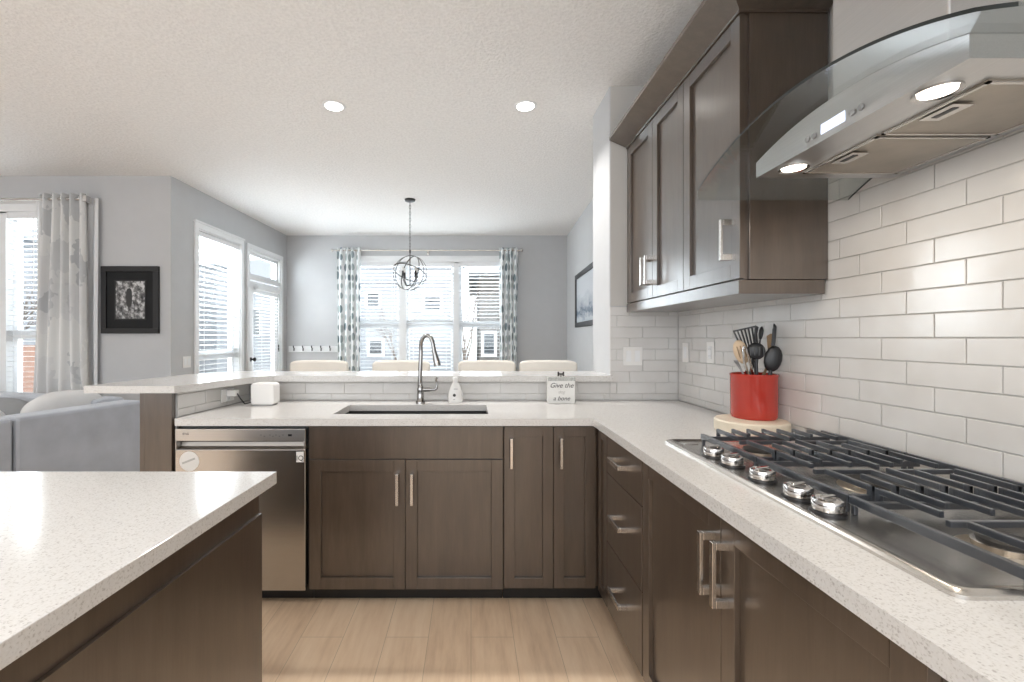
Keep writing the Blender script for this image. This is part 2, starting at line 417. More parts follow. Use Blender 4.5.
# ------------------------------------------------------------------ setting
ZC = 2.87
YB, XW = 2.80, 1.29            # tiled back wall and tiled right wall of the kitchen
YD = F*(ZC-H)/(VY-235.5)       # dining back wall
YL = F*(ZC-H)/(VY-176)         # living room back wall
cl = D(171, 176, YL); cr = D(286.7, 235.5, YD)      # left dining wall runs cl -> cr
dr0 = D(593.3, 197, F*(ZC-H)/(VY-197)); dr1 = D(567, 235.5, YD)   # right dining wall
kd = (dr1.x-dr0.x)/(dr1.y-dr0.y)
def XR(y): return dr0.x+kd*(y-dr0.y)
BK = -2.6
struct('floor', box(NB(), -6.6, 1.6, BK, YD+0.15, -0.08, 0), M_FLOOR)
bm = NB(); prism(bm, [(-6.6, BK), (1.6, BK), (1.6, YD+0.15), (-2.95, YD+0.15), (-3.0, YL+0.15), (-6.6, YL+0.15)], ZC, ZC+0.1)
struct('ceiling', bm, M_CEIL)

def wall_with_holes(name, A, B, holes, mat, thick=0.14, z1=ZC):
    """vertical wall from A to B (xy), inner face on the line, thickness to the outside (left of A->B); holes: (u0,u1,z0,z1) in metres along"""
    A = Vector((A[0], A[1], 0)); B = Vector((B[0], B[1], 0)); L = (B-A).length; t = (B-A).normalized(); n = Vector((-t.y, t.x, 0))
    M = Matrix((t, n, Vector((0, 0, 1)))).transposed().to_4x4(); M.translation = A
    us = sorted({0, L}|{h[0] for h in holes}|{h[1] for h in holes}); zs = sorted({0, z1}|{h[2] for h in holes}|{h[3] for h in holes})
    bm = NB()
    for i in range(len(us)-1):
        for j in range(len(zs)-1):
            uc = (us[i]+us[i+1])/2; zc = (zs[j]+zs[j+1])/2
            if any(h[0] < uc < h[1] and h[2] < zc < h[3] for h in holes): continue
            box(bm, us[i], us[i+1], 0, thick, zs[j], zs[j+1], 0, M)
    o = struct(name, bm, mat)
    return M, L
# dining back wall, seen from inside A->B goes right to left so that the outside is +Y
WX0, WX1, WZ0, WZ1 = (352-VX)*YD/F, (508-VX)*YD/F, 0.72, H+(VY-262)*YD/F
Mb, Lb = wall_with_holes('wall_back', (-3.0, YD), (1.62, YD), [(WX0+3.0, WX1+3.0, WZ0, WZ1)], M_WALL)
# left dining wall, from living corner to back corner: outside is -X, so left of A->B
tl = (cr-cl); Ll = Vector((tl.x, tl.y, 0)).length
def onleft(px):
    # parameter along wall for a pixel column
    k = (px-VX)/F; dx, dy = (cr.x-cl.x), (cr.y-cl.y)
    t = (k*cl.y-cl.x)/(dx-k*dy); return t*Ll
wl0, wl1 = onleft(197.5), onleft(240); dl0, dl1 = onleft(248.5), onleft(280.5)
Ml, _ = wall_with_holes('wall_left', (cl.x, cl.y), (cr.x, cr.y), [(wl0, wl1, 0.55, 2.46), (dl0, dl1, 0.0, 2.46)], M_WALL)
# living room back wall
LX1 = (41-VX)*YL/F; LX0 = -5.6; LZ1 = H+(VY-212)*YL/F
Mv, _ = wall_with_holes('wall_living', (-6.6, YL), (cl.x, YL), [(LX0+6.6, LX1+6.6, 0.55, LZ1)], M_WALL)
wall_with_holes('wall_far_left', (-6.6, BK), (-6.6, YL), [], M_WALL)
struct('wall_reflection_block', box(NB(), -6.74, 1.59, BK-0.14, BK, 0, 0.8), M_WALL)  # unseen low wall added to darken reflections in the cabinet fronts
# right dining wall and kitchen right wall
bm = NB(); prism(bm, [(XR(3.19), 3.19), (XR(3.19)+0.3, 3.19), (XR(YD)+0.15, YD), (XR(YD), YD)], 0, ZC); struct('wall_dining', bm, M_WALL)
struct('wall_right', box(NB(), XW+0.008, XW+0.3, BK, YB, 0, ZC), M_WARMLIT)
# stub wall that ends the pass-through: front sheet tinted as if under warm light, plain grey end face
CX = 0.865
bm = NB(); box(bm, CX, XW+0.3, YB+0.008, 3.19, 0, ZC)
struct('wall_column', bm, M_WALL)
bm = NB(); box(bm, CX+0.006, XW+0.008, YB+0.002, YB+0.008, 1.5, ZC)
struct('warm_light_skin', bm, M_WARMLIT)
# low peninsula wall with tile towards the kitchen
LI0 = Vector((-1.425, 2.19)); LI1 = Vector((-1.375, YB))
bm = NB(); prism(bm, [(-1.56, 2.19), (LI0.x-0.006, 2.19), (LI1.x-0.006, YB+0.006), (CX, YB+0.006), (CX, YB+0.14), (-1.52, YB+0.14)], 0, 1.035)
struct('wall_peninsula', bm, M_WALL)
# baseboards
bm = NB(); box(bm, -2.8, XR(YD), YD-0.015, YD, 0, 0.12); struct('baseboard_back', bm, M_TRIM, bevel=0.003)
bm = NB(); box(bm, -6.5, cl.x-0.13, YL-0.015, YL, 0, 0.12); struct('baseboard_living', bm, M_TRIM, bevel=0.003)

# tiles ------------------------------------------------------------
PITCH = 0.0692; TL = 0.242
def tiles(bm, Fm, u0, u1, z0, z1, ph, gap=0.0026, th=0.005):
    """subway tiles on a plane; Fm(u,d,z)->Vector, d outward"""
    k0 = math.floor((z0-H)/PITCH)-1; k1 = math.ceil((z1-H)/PITCH)+1
    for k in range(k0, k1):
        a = H+k*PITCH; b = a+PITCH
        za, zb = max(a, z0), min(b, z1)
        if zb-za < 0.008: continue
        off = ph+(k % 3)*TL/3
        j0 = math.floor((u0-off)/TL)-1
        j = j0
        while off+j*TL < u1:
            ua, ub = max(off+j*TL, u0), min(off+(j+1)*TL, u1); j += 1
            if ub-ua < 0.008: continue
            g = gap/2; e = 0.002
            outer = [(ua+g, za+g), (ub-g, za+g), (ub-g, zb-g), (ua+g, zb-g)]
            inner = [(ua+g+e, za+g+e), (ub-g-e, za+g+e), (ub-g-e, zb-g-e), (ua+g+e, zb-g-e)]
            O = [bm.verts.new(Fm(u, 0, z)) for u, z in outer]; P = [bm.verts.new(Fm(u, th-0.0012, z)) for u, z in outer]; I = [bm.verts.new(Fm(u, th, z)) for u, z in inner]
            for q in range(4):
                r = (q+1) % 4
                bm.faces.new((O[q], O[r], P[r], P[q])); bm.faces.new((P[q], P[r], I[r], I[q]))
            bm.faces.new(I)
ts = sroot('trim_2', (XW, 1.0, 0.914)); ts.name = 'trim_2'
bm = NB(); box(bm, XW+0.004, XW+0.0079, BK, YB, 0.914, 2.2); obj('grout_bed', bm, M_GROUT, ts)
bm = NB(); tiles(bm, lambda u, d, z: Vector((XW+0.004-d, u, z)), -1.0, YB, 0.916, 2.2, 1.2530); obj('tile_field', bm, M_TILE, ts)
tb = sroot('trim_3', (0, YB, 0.914))
bm = NB(); box(bm, CX, XW+0.004, YB+0.004, YB+0.0079, 0.914, 1.494); box(bm, LI1.x, CX, YB+0.003, YB+0.006, 0.914, 1.035); obj('grout_bed', bm, M_GROUT, tb)
bm = NB(); tiles(bm, lambda u, d, z: Vector((u, YB+0.004-d, z)), CX, XW-0.002, 0.916, 1.494, 0.10)
tiles(bm, lambda u, d, z: Vector((u, YB+0.004-d, z)), LI1.x+0.006, CX, 0.916, 1.034, 0.10)
obj('tile_field', bm, M_TILE, tb)
tl3 = sroot('trim_4', (LI0.x, LI0.y, 0.914))
vd = (LI1-LI0); Lv = vd.length; vd.normalize(); vn = Vector((vd.y, -vd.x))
bm = NB(); tiles(bm, lambda u, d, z: Vector((LI0.x-0.004+vd.x*u+vn.x*d, LI0.y+vd.y*u+vn.y*d, z)), 0.0, Lv-0.005, 0.916, 1.034, 0.12)
obj('tile_field', bm, M_TILE, tl3)
bm = NB(); tiles(bm, lambda u, d, z: Vector((LI0.x-0.0058+vd.x*u+vn.x*d*0.3, LI0.y+vd.y*u+vn.y*d, z)), 0.0, Lv-0.005, 0.916, 1.034, 0.12, gap=0, th=0.001)
obj('grout_bed', bm, M_GROUT, tl3)

# ------------------------------------------------------------------ windows
def place(bm, M): bm.transform(M); return bm
def window(name, M, u0, u1, z0, z1, units, casing=0.07, rail=None, depth=0.10, sill=True):
    """window set in a wall frame M (x along wall, y outward, z up)."""
    r = sroot(name, (M @ Vector(((u0+u1)/2, 0, z0))))
    def part(nm, bm, m): bm.transform(M); return obj(nm, bm, m, r)
    bm = NB()
    c = casing
    box(bm, u0-c, u0, -0.018, 0, z0-c, z1+c); box(bm, u1, u1+c, -0.018, 0, z0-c, z1+c)
    box(bm, u0, u1, -0.018, 0, z1, z1+c); box(bm, u0, u1, -0.018, 0, z0-c, z0)
    box(bm, u0-c-0.01, u1+c+0.01, -0.028, 0, z1+c, z1+c+0.02)
    part('casing', bm, M_TRIM)
    bm = NB()
    box(bm, u0, u0+0.012, 0, depth, z0, z1); box(bm, u1-0.012, u1, 0, depth, z0, z1); box(bm, u0, u1, 0, depth, z0, z0+0.012); box(bm, u0, u1, 0, depth, z1-0.012, z1)
    part('jamb', bm, M_TRIM)
    for (a, b) in units:
        bm = NB(); f = 0.045; d0, d1 = depth-0.03, depth+0.02
        zz = [(z0+0.012, z1-0.012)] if not rail else [(z0+0.012, rail-0.012), (rail-0.012, z1-0.012)]
        for (p, q) in zz:
            box(bm, a, a+f, d0, d1, p, q); box(bm, b-f, b, d0, d1, p, q); box(bm, a+f, b-f, d0, d1, p, p+f); box(bm, a+f, b-f, d0, d1, q-f, q)
        sa = part('sash', bm, M_VINYL)
        bm = NB(); box(bm, a+0.02, b-0.02, depth-0.006, depth-0.002, z0+0.03, z1-0.03)
        bm.transform(M); obj('pane', bm, M_GLASS, sa)
    if len(units) > 1:
        bm = NB()
        for i in range(len(units)-1): box(bm, units[i][1], units[i+1][0], 0.0, depth, z0, z1)
        part('mullion', bm, M_TRIM)
    return r
def blind(label, M, u0, u1, z0, z1, y=0.035, pitch=0.055, tilt=14, tape=True, group=None):
    org = M @ Vector(((u0+u1)/2, y, z0))
    r = thing('window_blind', label, 'blind', org, 0, group)
    def part(nm, bm, m): bm.transform(M); return obj(nm, bm, m, r)
    part('headrail', box(NB(), u0, u1, y-0.03, y+0.03, z1-0.05, z1), M_BLIND)
    bm = NB(); z = z0+0.05
    while z < z1-0.07:
        R = Matrix.Translation((0, y, z)) @ Matrix.Rotation(math.radians(-tilt), 4, 'X')
        box(bm, u0+0.005, u1-0.005, -0.024, 0.024, -0.0015, 0.0015, 0, R); z += pitch
    part('slat', bm, M_BLIND)
    part('bottom_rail', box(NB(), u0, u1, y-0.024, y+0.024, z0+0.005, z0+0.022), M_BLIND)
    for u in (u0+0.12*(u1-u0)+0.02, u1-0.12*(u1-u0)-0.02):
        part('ladder_cord', box(NB(), u-0.003, u+0.003, y-0.027, y-0.025, z0+0.01, z1-0.04), M_BLIND)
    bm = NB(); tube(bm, [(u1-0.06, y-0.035, z1-0.05), (u1-0.06, y-0.035, z1-0.75)], 0.004, 6); part('tilt_wand', bm, M_BLIND)
    return r
sx = YD/F
units = [(WX0+3+0.02, (399-VX)*sx+3.0), ((406-VX)*sx+3.0, (453.5-VX)*sx+3.0), ((459-VX)*sx+3.0, WX1+3-0.02)]
railz = H+(VY-323.5)*sx
window('window_1', Mb, WX0+3, WX1+3, WZ0, WZ1, units, rail=railz)
names = ['white horizontal blind over the left third of the dining room window', 'white horizontal blind over the middle third of the dining room window, behind the chandelier', 'white horizontal blind over the right third of the dining room window']
for i, (a, b) in enumerate(units):
    blind(names[i], Mb, a+0.005, b-0.005, WZ0+0.02, WZ1-0.015, tilt=(10, 28, 6)[i], group='dining room blinds')
window('window_2', Ml, wl0, wl1, 0.55, 2.46, [(wl0+0.015, wl1-0.015)], rail=1.12, casing=0.06)
blind('white horizontal blind on the tall window beside the glazed patio door', Ml, wl0+0.01, wl1-0.01, 0.57, 2.44, tilt=10)
units = [(LX0+6.6+0.02, LX0+6.6+0.75), (LX0+6.6+0.80, LX1+6.6-0.42), (LX1+6.6-0.34, LX1+6.6-0.02)]
window('window_3', Mv, LX0+6.6, LX1+6.6, 0.55, LZ1, units, rail=H+(VY-333)*YL/F, casing=0.08)
blind('white horizontal blind on the living room window beside the grey curtain', Mv, LX0+6.6+0.01, LX1+6.6-0.01, 0.57, LZ1-0.01, pitch=0.05, tilt=6)

# patio door with transom ---------------------------------------------
def patio_door():
    r = sroot('door_1', Ml @ Vector(((dl0+dl1)/2, 0, 0)))
    def part(nm, bm, m, par=r, **k): bm.transform(Ml); return obj(nm, bm, m, par, **k)
    c = 0.055; bm = NB()
    box(bm, dl0-c, dl0, -0.018, 0, 0, 2.46+c); box(bm, dl1, dl1+c, -0.018, 0, 0, 2.46+c); box(bm, dl0, dl1, -0.018, 0, 2.46, 2.46+c)
    part('casing', bm, M_TRIM)
    bm = NB(); box(bm, dl0, dl0+0.03, 0, 0.12, 0, 2.46); box(bm, dl1-0.03, dl1, 0, 0.12, 0, 2.46); box(bm, dl0, dl1, 0, 0.12, 2.43, 2.46); box(bm, dl0, dl1, 0, 0.12, 2.06, 2.11)
    part('door_frame', bm, M_TRIM)
    a, b = dl0+0.03, dl1-0.03
    bm = NB(); f = 0.04
    for (x0, x1, z0, z1) in ((a, a+f, 2.11, 2.43), (b-f, b, 2.11, 2.43), (a+f, b-f, 2.11, 2.15), (a+f, b-f, 2.39, 2.43)): box(bm, x0, x1, 0.03, 0.08, z0, z1)
    part('transom_sash', bm, M_VINYL)
    part('transom_pane', box(NB(), a+f, b-f, 0.052, 0.056, 2.15, 2.39), M_GLASS)
    bm = NB(); st = 0.13
    for (x0, x1, z0, z1) in ((a, a+st, 0.01, 2.05), (b-st, b, 0.01, 2.05), (a+st, b-st, 0.01, 0.28), (a+st, b-st, 1.90, 2.05)): box(bm, x0, x1, 0.02, 0.065, z0, z1)
    leaf = part('door_leaf', bm, M_TRIM)
    bm = NB(); box(bm, a+st, b-st, 0.04, 0.045, 0.28, 1.90); bm.transform(Ml); obj('pane', bm, M_GLASS, leaf)
    bm = NB()
    lathe(bm, [(0.028, 0), (0.028, 0.008), (0.012, 0.012), (0.012, 0.035), (0.026, 0.045), (0.028, 0.06), (0.015, 0.07)], (a+0.06, 0.02, 1.02), 16, Matrix.Rotation(PI/2, 4, 'X'))
    bm.transform(Ml); obj('door_knob', bm, M_BLKMETAL, leaf, smooth=True)
    for z in (1.1, 1.85, 0.3):
        bm = NB(); box(bm, b-0.006, b+0.008, 0.005, 0.02, z, z+0.1); bm.transform(Ml); obj('hinge', bm, M_BLKMETAL, leaf)
    blind('white horizontal blind mounted on the glazed patio door', Ml, a+st-0.02, b-st+0.02, 0.3, 1.99, y=-0.03, pitch=0.045, tilt=10)
patio_door()

# curtains --------------------------------------------------------------
def curtain_mesh(x0, x1, z0, z1, y, waves, amp, top_x=None, ph=0):
    """pleated cloth, optionally gathered differently at the top; returns bmesh with UV"""
    bm = NB(); nu, nz = waves*12, 24; uvl = bm.loops.layers.uv.new('UVMap'); grid = []
    for j in range(nz+1):
        t = j/nz; row = []
        for i in range(nu+1):
            s = i/nu; a0, a1 = x0, x1
            if top_x: a0 = x0+(top_x[0]-x0)*t; a1 = x1+(top_x[1]-x1)*t
            x = a0+(a1-a0)*s+0.006*math.sin(5*t+s*9)
            yy = y+amp*math.sin(2*PI*waves*s+ph+0.5*math.sin(3*t))*(0.75+0.25*t)
            row.append(bm.verts.new((x, yy, z0+(z1-z0)*t)))
        grid.append(row)
    for j in range(nz):
        for i in range(nu):
            f = bm.faces.new((grid[j][i], grid[j][i+1], grid[j+1][i+1], grid[j+1][i]))
            for l, (a, b) in zip(f.loops, ((i, j), (i+1, j), (i+1, j+1), (i, j+1))): l[uvl].uv = (a/nu, b/nz)
    return bm
def solid(o, t=0.004):
    m = o.modifiers.new('solid', 'SOLIDIFY'); m.thickness = t
zr = H+(VY-251.5)*sx
for i, (pa, pb, lab) in enumerate(((337, 360, 'leaf-print curtain panel hanging at the left side of the dining room window'), (500, 517.5, 'leaf-print curtain panel hanging at the right side of the dining room window'))):
    xa, xb = (pa-VX)*sx*0.985, (pb-VX)*sx*0.985
    r = thing('curtain', lab, 'curtain', ((xa+xb)/2, YD-0.09, 0.03), 0, 'leaf-print curtains')
    o = obj('panel', curtain_mesh(xa, xb, 0.03, zr+0.04, YD-0.09, 4, 0.028, ph=i), M_LEAF, r, smooth=True); solid(o)
    for k in range(4):
        bm = NB(); cx = xa+(xb-xa)*(k+0.5)/4
        tube(bm, [(cx, YD-0.09+0.024*math.cos(a), zr+0.024*math.sin(a)) for a in [2*PI*q/14 for q in range(14)]], 0.0035, 6, closed=True); obj('grommet', bm, M_NICKEL, r, smooth=True)
r = thing('curtain_rod', 'thin metal curtain rod above the dining room window', 'curtain rod', (-0.65, YD-0.09, zr))
bm = NB(); tube(bm, [((334-VX)*sx, YD-0.09, zr), ((521-VX)*sx, YD-0.09, zr)], 0.010, 10); obj('rod', bm, M_NICKEL, r, smooth=True)
for px in (334, 521):
    bm = NB(); ellipsoid(bm, ((px-VX)*sx, YD-0.09, zr), (0.022, 0.022, 0.022)); obj('finial', bm, M_NICKEL, r, smooth=True)
for px in (338, 428, 517):
    bm = NB(); x = (px-VX)*sx; box(bm, x-0.008, x+0.008, YD-0.09, YD, zr-0.02, zr-0.009); box(bm, x-0.015, x+0.015, YD-0.008, YD, zr-0.06, zr+0.02); obj('bracket', bm, M_NICKEL, r)
sl = YL/F
zr2 = H+(VY-203)*sl
r = thing('curtain', 'wide grey blossom-print curtain gathered beside the living room window', 'curtain', ((70-VX)*sl, YL-0.12, 0.03))
o = obj('panel', curtain_mesh((40-VX)*sl, (100-VX)*sl, 0.03, zr2+0.05, YL-0.12, 5, 0.04, top_x=((52-VX)*sl, (96-VX)*sl)), M_CLOUD, r, smooth=True); solid(o)
for k in range(5):
    bm = NB(); cx = (52+44*(k+0.5)/5-VX)*sl
    tube(bm, [(cx, YL-0.12+0.026*math.cos(a), zr2+0.026*math.sin(a)) for a in [2*PI*q/14 for q in range(14)]], 0.004, 6, closed=True); obj('grommet', bm, M_CHROME, r, smooth=True)
r = thing('sheer_curtain', 'plain white sheer panel hanging behind the grey blossom-print curtain', 'curtain', ((45-VX)*sl, YL-0.05, 0.03))
o = obj('panel', curtain_mesh((42-VX)*sl, (102-VX)*sl, 0.03, zr2+0.03, YL-0.05, 8, 0.012), M_SHEER, r, smooth=True)
r = thing('curtain_rod', 'brushed metal curtain rod above the living room window', 'curtain rod', ((60-VX)*sl, YL-0.12, zr2))
bm = NB(); tube(bm, [(-5.8, YL-0.12, zr2), ((98-VX)*sl, YL-0.12, zr2)], 0.013, 10); obj('rod', bm, M_NICKEL, r, smooth=True)
bm = NB(); x = (98-VX)*sl; box(bm, x-0.03, x+0.01, YL-0.15, YL-0.09, zr2-0.03, zr2+0.03); obj('finial', bm, M_CHROME, r, bevel=0.006)
bm = NB(); x = (93-VX)*sl; box(bm, x-0.01, x+0.01, YL-0.12, YL, zr2-0.025, zr2-0.012); box(bm, x-0.02, x+0.02, YL-0.01, YL, zr2-0.08, zr2+0.04); obj('bracket', bm, M_NICKEL, r)

# ------------------------------------------------------------------ cabinets
def FY(plane): return lambda u, d, z: Vector((u, plane-d, z))      # faces -Y
def FX(plane): return lambda u, d, z: Vector((plane-d, u, z))      # faces -X
def fbox(bm, Fm, u0, u1, d0, d1, z0, z1, mi=0):
    a = Fm(u0, d0, z0); b = Fm(u1, d1, z1)
    return box(bm, min(a.x, b.x), max(a.x, b.x), min(a.y, b.y), max(a.y, b.y), min(a.z, b.z), max(a.z, b.z), mi)
def shaker(Fm, u0, u1, z0, z1, fr=0.056, t=0.02, rec=0.013):
    bm = NB()
    fbox(bm, Fm, u0, u0+fr, -t, 0, z0, z1); fbox(bm, Fm, u1-fr, u1, -t, 0, z0, z1)
    fbox(bm, Fm, u0+fr, u1-fr, -t, 0, z0, z0+fr); fbox(bm, Fm, u0+fr, u1-fr, -t, 0, z1-fr, z1)
    fbox(bm, Fm, u0+fr, u1-fr, -t, -rec, z0+fr, z1-fr)
    return bm
def slabfront(Fm, u0, u1, z0, z1, t=0.02): return fbox(NB(), Fm, u0, u1, -t, 0, z0, z1)
def pull(Fm, u0, u1, z0, z1, wd=0.014, out=0.034, lg=0.014):
    """flat bar pull: vertical if z span larger"""
    bm = NB(); h = wd/2
    if abs(z1-z0) > abs(u1-u0):
        u = (u0+u1)/2
        fbox(bm, Fm, u-h, u+h, out-0.009, out, z0, z1); fbox(bm, Fm, u-h, u+h, 0, out-0.009, z0, z0+lg); fbox(bm, Fm, u-h, u+h, 0, out-0.009, z1-lg, z1)
    else:
        z = (z0+z1)/2
        fbox(bm, Fm, u0, u1, out-0.009, out, z-h, z+h); fbox(bm, Fm, u0, u0+lg, 0, out-0.009, z-h, z+h); fbox(bm, Fm, u1-lg, u1, 0, out-0.009, z-h, z+h)
    return bm
FP = 2.175                # front plane of the back run's doors
G = 0.0015
s_b = F/FP
def bx_(px): return (px-VX)/s_b
CT0, CT1 = 0.879, 0.914   # countertop slab
# sink base
f = FY(FP); xa, xb, xm = bx_(308.8), bx_(503.3), bx_(405.3)
r = thing('base_cabinet', 'dark-stained sink base cabinet with a wide false front over two shaker doors', 'cabinet', ((xa+xb)/2, FP+0.3, 0))
bm = NB(); box(bm, xa, xb, FP+0.02, YB-0.02, 0.09, 0.66); box(bm, xa, xb, FP+0.02, FP+0.05, 0.66, CT0); box(bm, xa, xa+0.018, FP+0.05, YB-0.02, 0.66, CT0); box(bm, xb-0.018, xb, FP+0.05, YB-0.02, 0.66, CT0); obj('body', bm, M_WOOD, r)
obj('toe_kick', box(NB(), xa, xb, FP+0.075, FP+0.1, 0, 0.09), M_TOE, r)
obj('false_front', slabfront(f, xa+G, xb-G, 0.716, 0.872), M_WOOD, r, bevel=0.0012)
for (a, b, hx) in ((xa+G, xm-G, xm-0.036), (xm+G, xb-G, xm+0.034)):
    d = obj('door', shaker(f, a, b, 0.085, 0.711), M_WOOD, r, bevel=0.0012)
    obj('handle', pull(f, hx, hx, 0.50, 0.65), M_NICKEL, d, bevel=0.0015)
# two narrow doors
xa, xm, xb = bx_(504), bx_(553.5), bx_(596)
r = thing('base_cabinet', 'dark-stained cabinet of two tall narrow doors in the corner right of the sink', 'cabinet', ((xa+xb)/2, FP+0.3, 0))
obj('body', box(NB(), xa, xb+0.02, FP+0.02, YB-0.02, 0.09, CT0), M_WOOD, r)
obj('toe_kick', box(NB(), xa, 0.69, FP+0.075, FP+0.1, 0, 0.09), M_TOE, r)
for (a, b, hx) in ((xa+G, xm-G, bx_(511)), (xm+G, xb-G, bx_(560.5))):
    d = obj('door', shaker(f, a, b, 0.09, 0.872, fr=0.05), M_WOOD, r, bevel=0.0012)
    obj('handle', pull(f, hx, hx, 0.675, 0.82), M_NICKEL, d, bevel=0.0015)
# right run
XF = 0.61; fx = FX(XF)
def ry(px, X=XF): return F*X/(px-VX)
r = thing('base_cabinet', 'slim dark filler cabinet between the corner and the drawer stack', 'cabinet', (XF+0.3, 2.09, 0))
obj('body', box(NB(), XF+0.02, XW-0.02, 2.02, 2.193, 0.09, CT0), M_WOOD, r)
obj('toe_kick', box(NB(), XF+0.075, XF+0.1, 2.02, 2.25, 0, 0.09), M_TOE, r)
obj('door', shaker(fx, 2.022, 2.165, 0.09, 0.872, fr=0.045), M_WOOD, r, bevel=0.0012)
r = thing('drawer_cabinet', 'dark-stained stack of three drawers with horizontal nickel pulls', 'cabinet', (XF+0.3, 1.81, 0))
obj('body', box(NB(), XF+0.02, XW-0.02, 1.605, 2.018, 0.09, CT0), M_WOOD, r)
obj('toe_kick', box(NB(), XF+0.075, XF+0.1, 1.605, 2.018, 0, 0.09), M_TOE, r)
for (z0, z1, hz) in ((0.700, 0.872, 0.79), (0.393, 0.696, 0.548), (0.09, 0.389, 0.245)):
    d = obj('drawer', slabfront(fx, 1.607, 2.016, z0, z1), M_WOOD, r, bevel=0.0015)
    obj('handle', pull(fx, 1.755, 1.893, hz, hz, wd=0.018, out=0.038, lg=0.016), M_NICKEL, d, bevel=0.0008)
r = thing('base_cabinet', 'dark-stained two-door cabinet beneath the gas cooktop', 'cabinet', (XF+0.3, 1.1, 0))
obj('body', box(NB(), XF+0.02, XW-0.02, 0.60, 1.603, 0.09, CT0), M_WOOD, r)
obj('toe_kick', box(NB(), XF+0.075, XF+0.1, 0.60, 1.603, 0, 0.09), M_TOE, r)
for (a, b, hy) in ((1.1, 1.598, 1.128), (0.602, 1.097, 1.070)):
    d = obj('door', shaker(fx, a, b, 0.09, 0.872, fr=0.054), M_WOOD, r, bevel=0.0012)
    obj('handle', pull(fx, hy, hy, 0.66, 0.815, wd=0.015, out=0.040, lg=0.018), M_NICKEL, d, bevel=0.0008)
# dishwasher
xa, xb = bx_(175.8), bx_(307.5)
r = thing('dishwasher', 'stainless steel dishwasher with round sticker and pocket handle', 'dishwasher', ((xa+xb)/2, FP+0.3, 0))
y0 = FP-0.012
obj('body', box(NB(), xa-0.006, xb+0.004, FP+0.03, YB-0.03, 0.10, CT0-0.006), M_BLACK, r)
obj('toe_kick', box(NB(), xa-0.006, xb+0.004, FP+0.075, FP+0.1, 0, 0.10), M_TOE, r)
zt = lambda py: H+(VY-py)*FP/F
bm = NB(); box(bm, xa+0.004, xb-0.006, y0, FP+0.03, 0.085, zt(449)); d = obj('door', bm, M_DW, r, bevel=0.003)
bm = NB(); box(bm, xa+0.004, xb-0.006, y0, FP+0.03, zt(440.5), zt(428.5)); box(bm, xa+0.004, xa+0.012, y0, FP+0.03, zt(449), zt(440.5)); box(bm, xb-0.016, xb-0.006, y0, FP+0.03, zt(449), zt(440.5))
cp = obj('control_panel', bm, M_STEEL, r, bevel=0.002)
bm = NB(); zl, zu = zt(449.3), zt(442.8)  # top stops short so the black body reads as a shadow line
v = [bm.verts.new(c) for c in ((xa+0.014, y0+0.003, zl), (xb-0.018, y0+0.003, zl), (xb-0.018, y0+0.03, zl+0.012), (xa+0.014, y0+0.03, zl+0.012), (xa+0.014, y0+0.036, zu), (xb-0.018, y0+0.036, zu))]
bm.faces.new((v[0], v[1], v[2], v[3])); bm.faces.new((v[3], v[2], v[5], v[4])); obj('pocket_handle', bm, M_POCKET, r)
# sticker, badge, maker mark and control symbols
TY = lambda px, py: Vector(((px-VX)*y0/F, y0-0.001, H+(VY-py)*y0/F))
def textM(p, rot=PI/2, tilt=0): return Matrix.Translation(p) @ Matrix.Rotation(rot, 4, 'X') @ Matrix.Rotation(tilt, 4, 'Z')
p = TY(189.3, 461.3); bm = NB(); lathe(bm, [(0.047, 0), (0.047, 0.001)], (p.x, y0, p.z), 32, Matrix.Rotation(PI/2, 4, 'X')); st = obj('sticker', bm, M_PLASTIC, d, label='round pale sticker')
obj('sticker_print', (lambda b: [bar(b, (p.x-0.033, y0-0.0015, p.z-0.010), (p.x+0.028, y0-0.0015, p.z+0.014), 0.001, 0.009), b][1])(NB()), M_INK2, d)
p = TY(300, 457); bm = NB(); box(bm, p.x-0.018, p.x+0.018, y0-0.001, y0, p.z-0.025, p.z+0.025); obj('badge', bm, M_PLASTIC, d, label='small white badge')
lettering('IQ', 0.034, textM(Vector((p.x, y0-0.0015, p.z-0.006))), M_INK, 'badge_lettering', d)
p = TY(186.5, 433.8); lettering('LG', 0.013, textM(Vector((p.x+0.004, y0-0.0012, p.z))), M_INK, 'maker_mark', cp)
bm = NB(); lathe(bm, [(0.006, 0), (0.006, 0.001)], (p.x-0.014, y0, p.z), 16, Matrix.Rotation(PI/2, 4, 'X')); obj('logo_disc', bm, M_GREY, cp)
bm = NB()
for k, px in enumerate((261, 264.5, 270, 273, 276, 279.5, 283)):
    q = TY(px, 435+(k % 2)*1.2); box(bm, q.x-0.004, q.x+0.004, y0-0.0012, y0, q.z-0.002, q.z+0.002)
obj('control_symbols', bm, M_GREY, cp)
q = TY(290, 435.2); bm = NB(); box(bm, q.x-0.009, q.x+0.009, y0-0.002, y0, q.z-0.005, q.z+0.005); obj('power_button', bm, M_BLACK, cp)
# end panel of the peninsula
r = thing('end_panel', 'tall dark wood panel capping the end of the peninsula wall', 'panel', (-1.51, 2.17, 0))
bm = NB(); box(bm, -1.568, -1.436, 2.160, 2.188, 0, 1.034); obj('panel', bm, M_WOOD, r, bevel=0.002)
bm = NB(); box(bm, -1.592, -1.568, 2.162, 2.45, 0, 1.034); obj('side_stile', bm, M_WOOD, r, bevel=0.002)

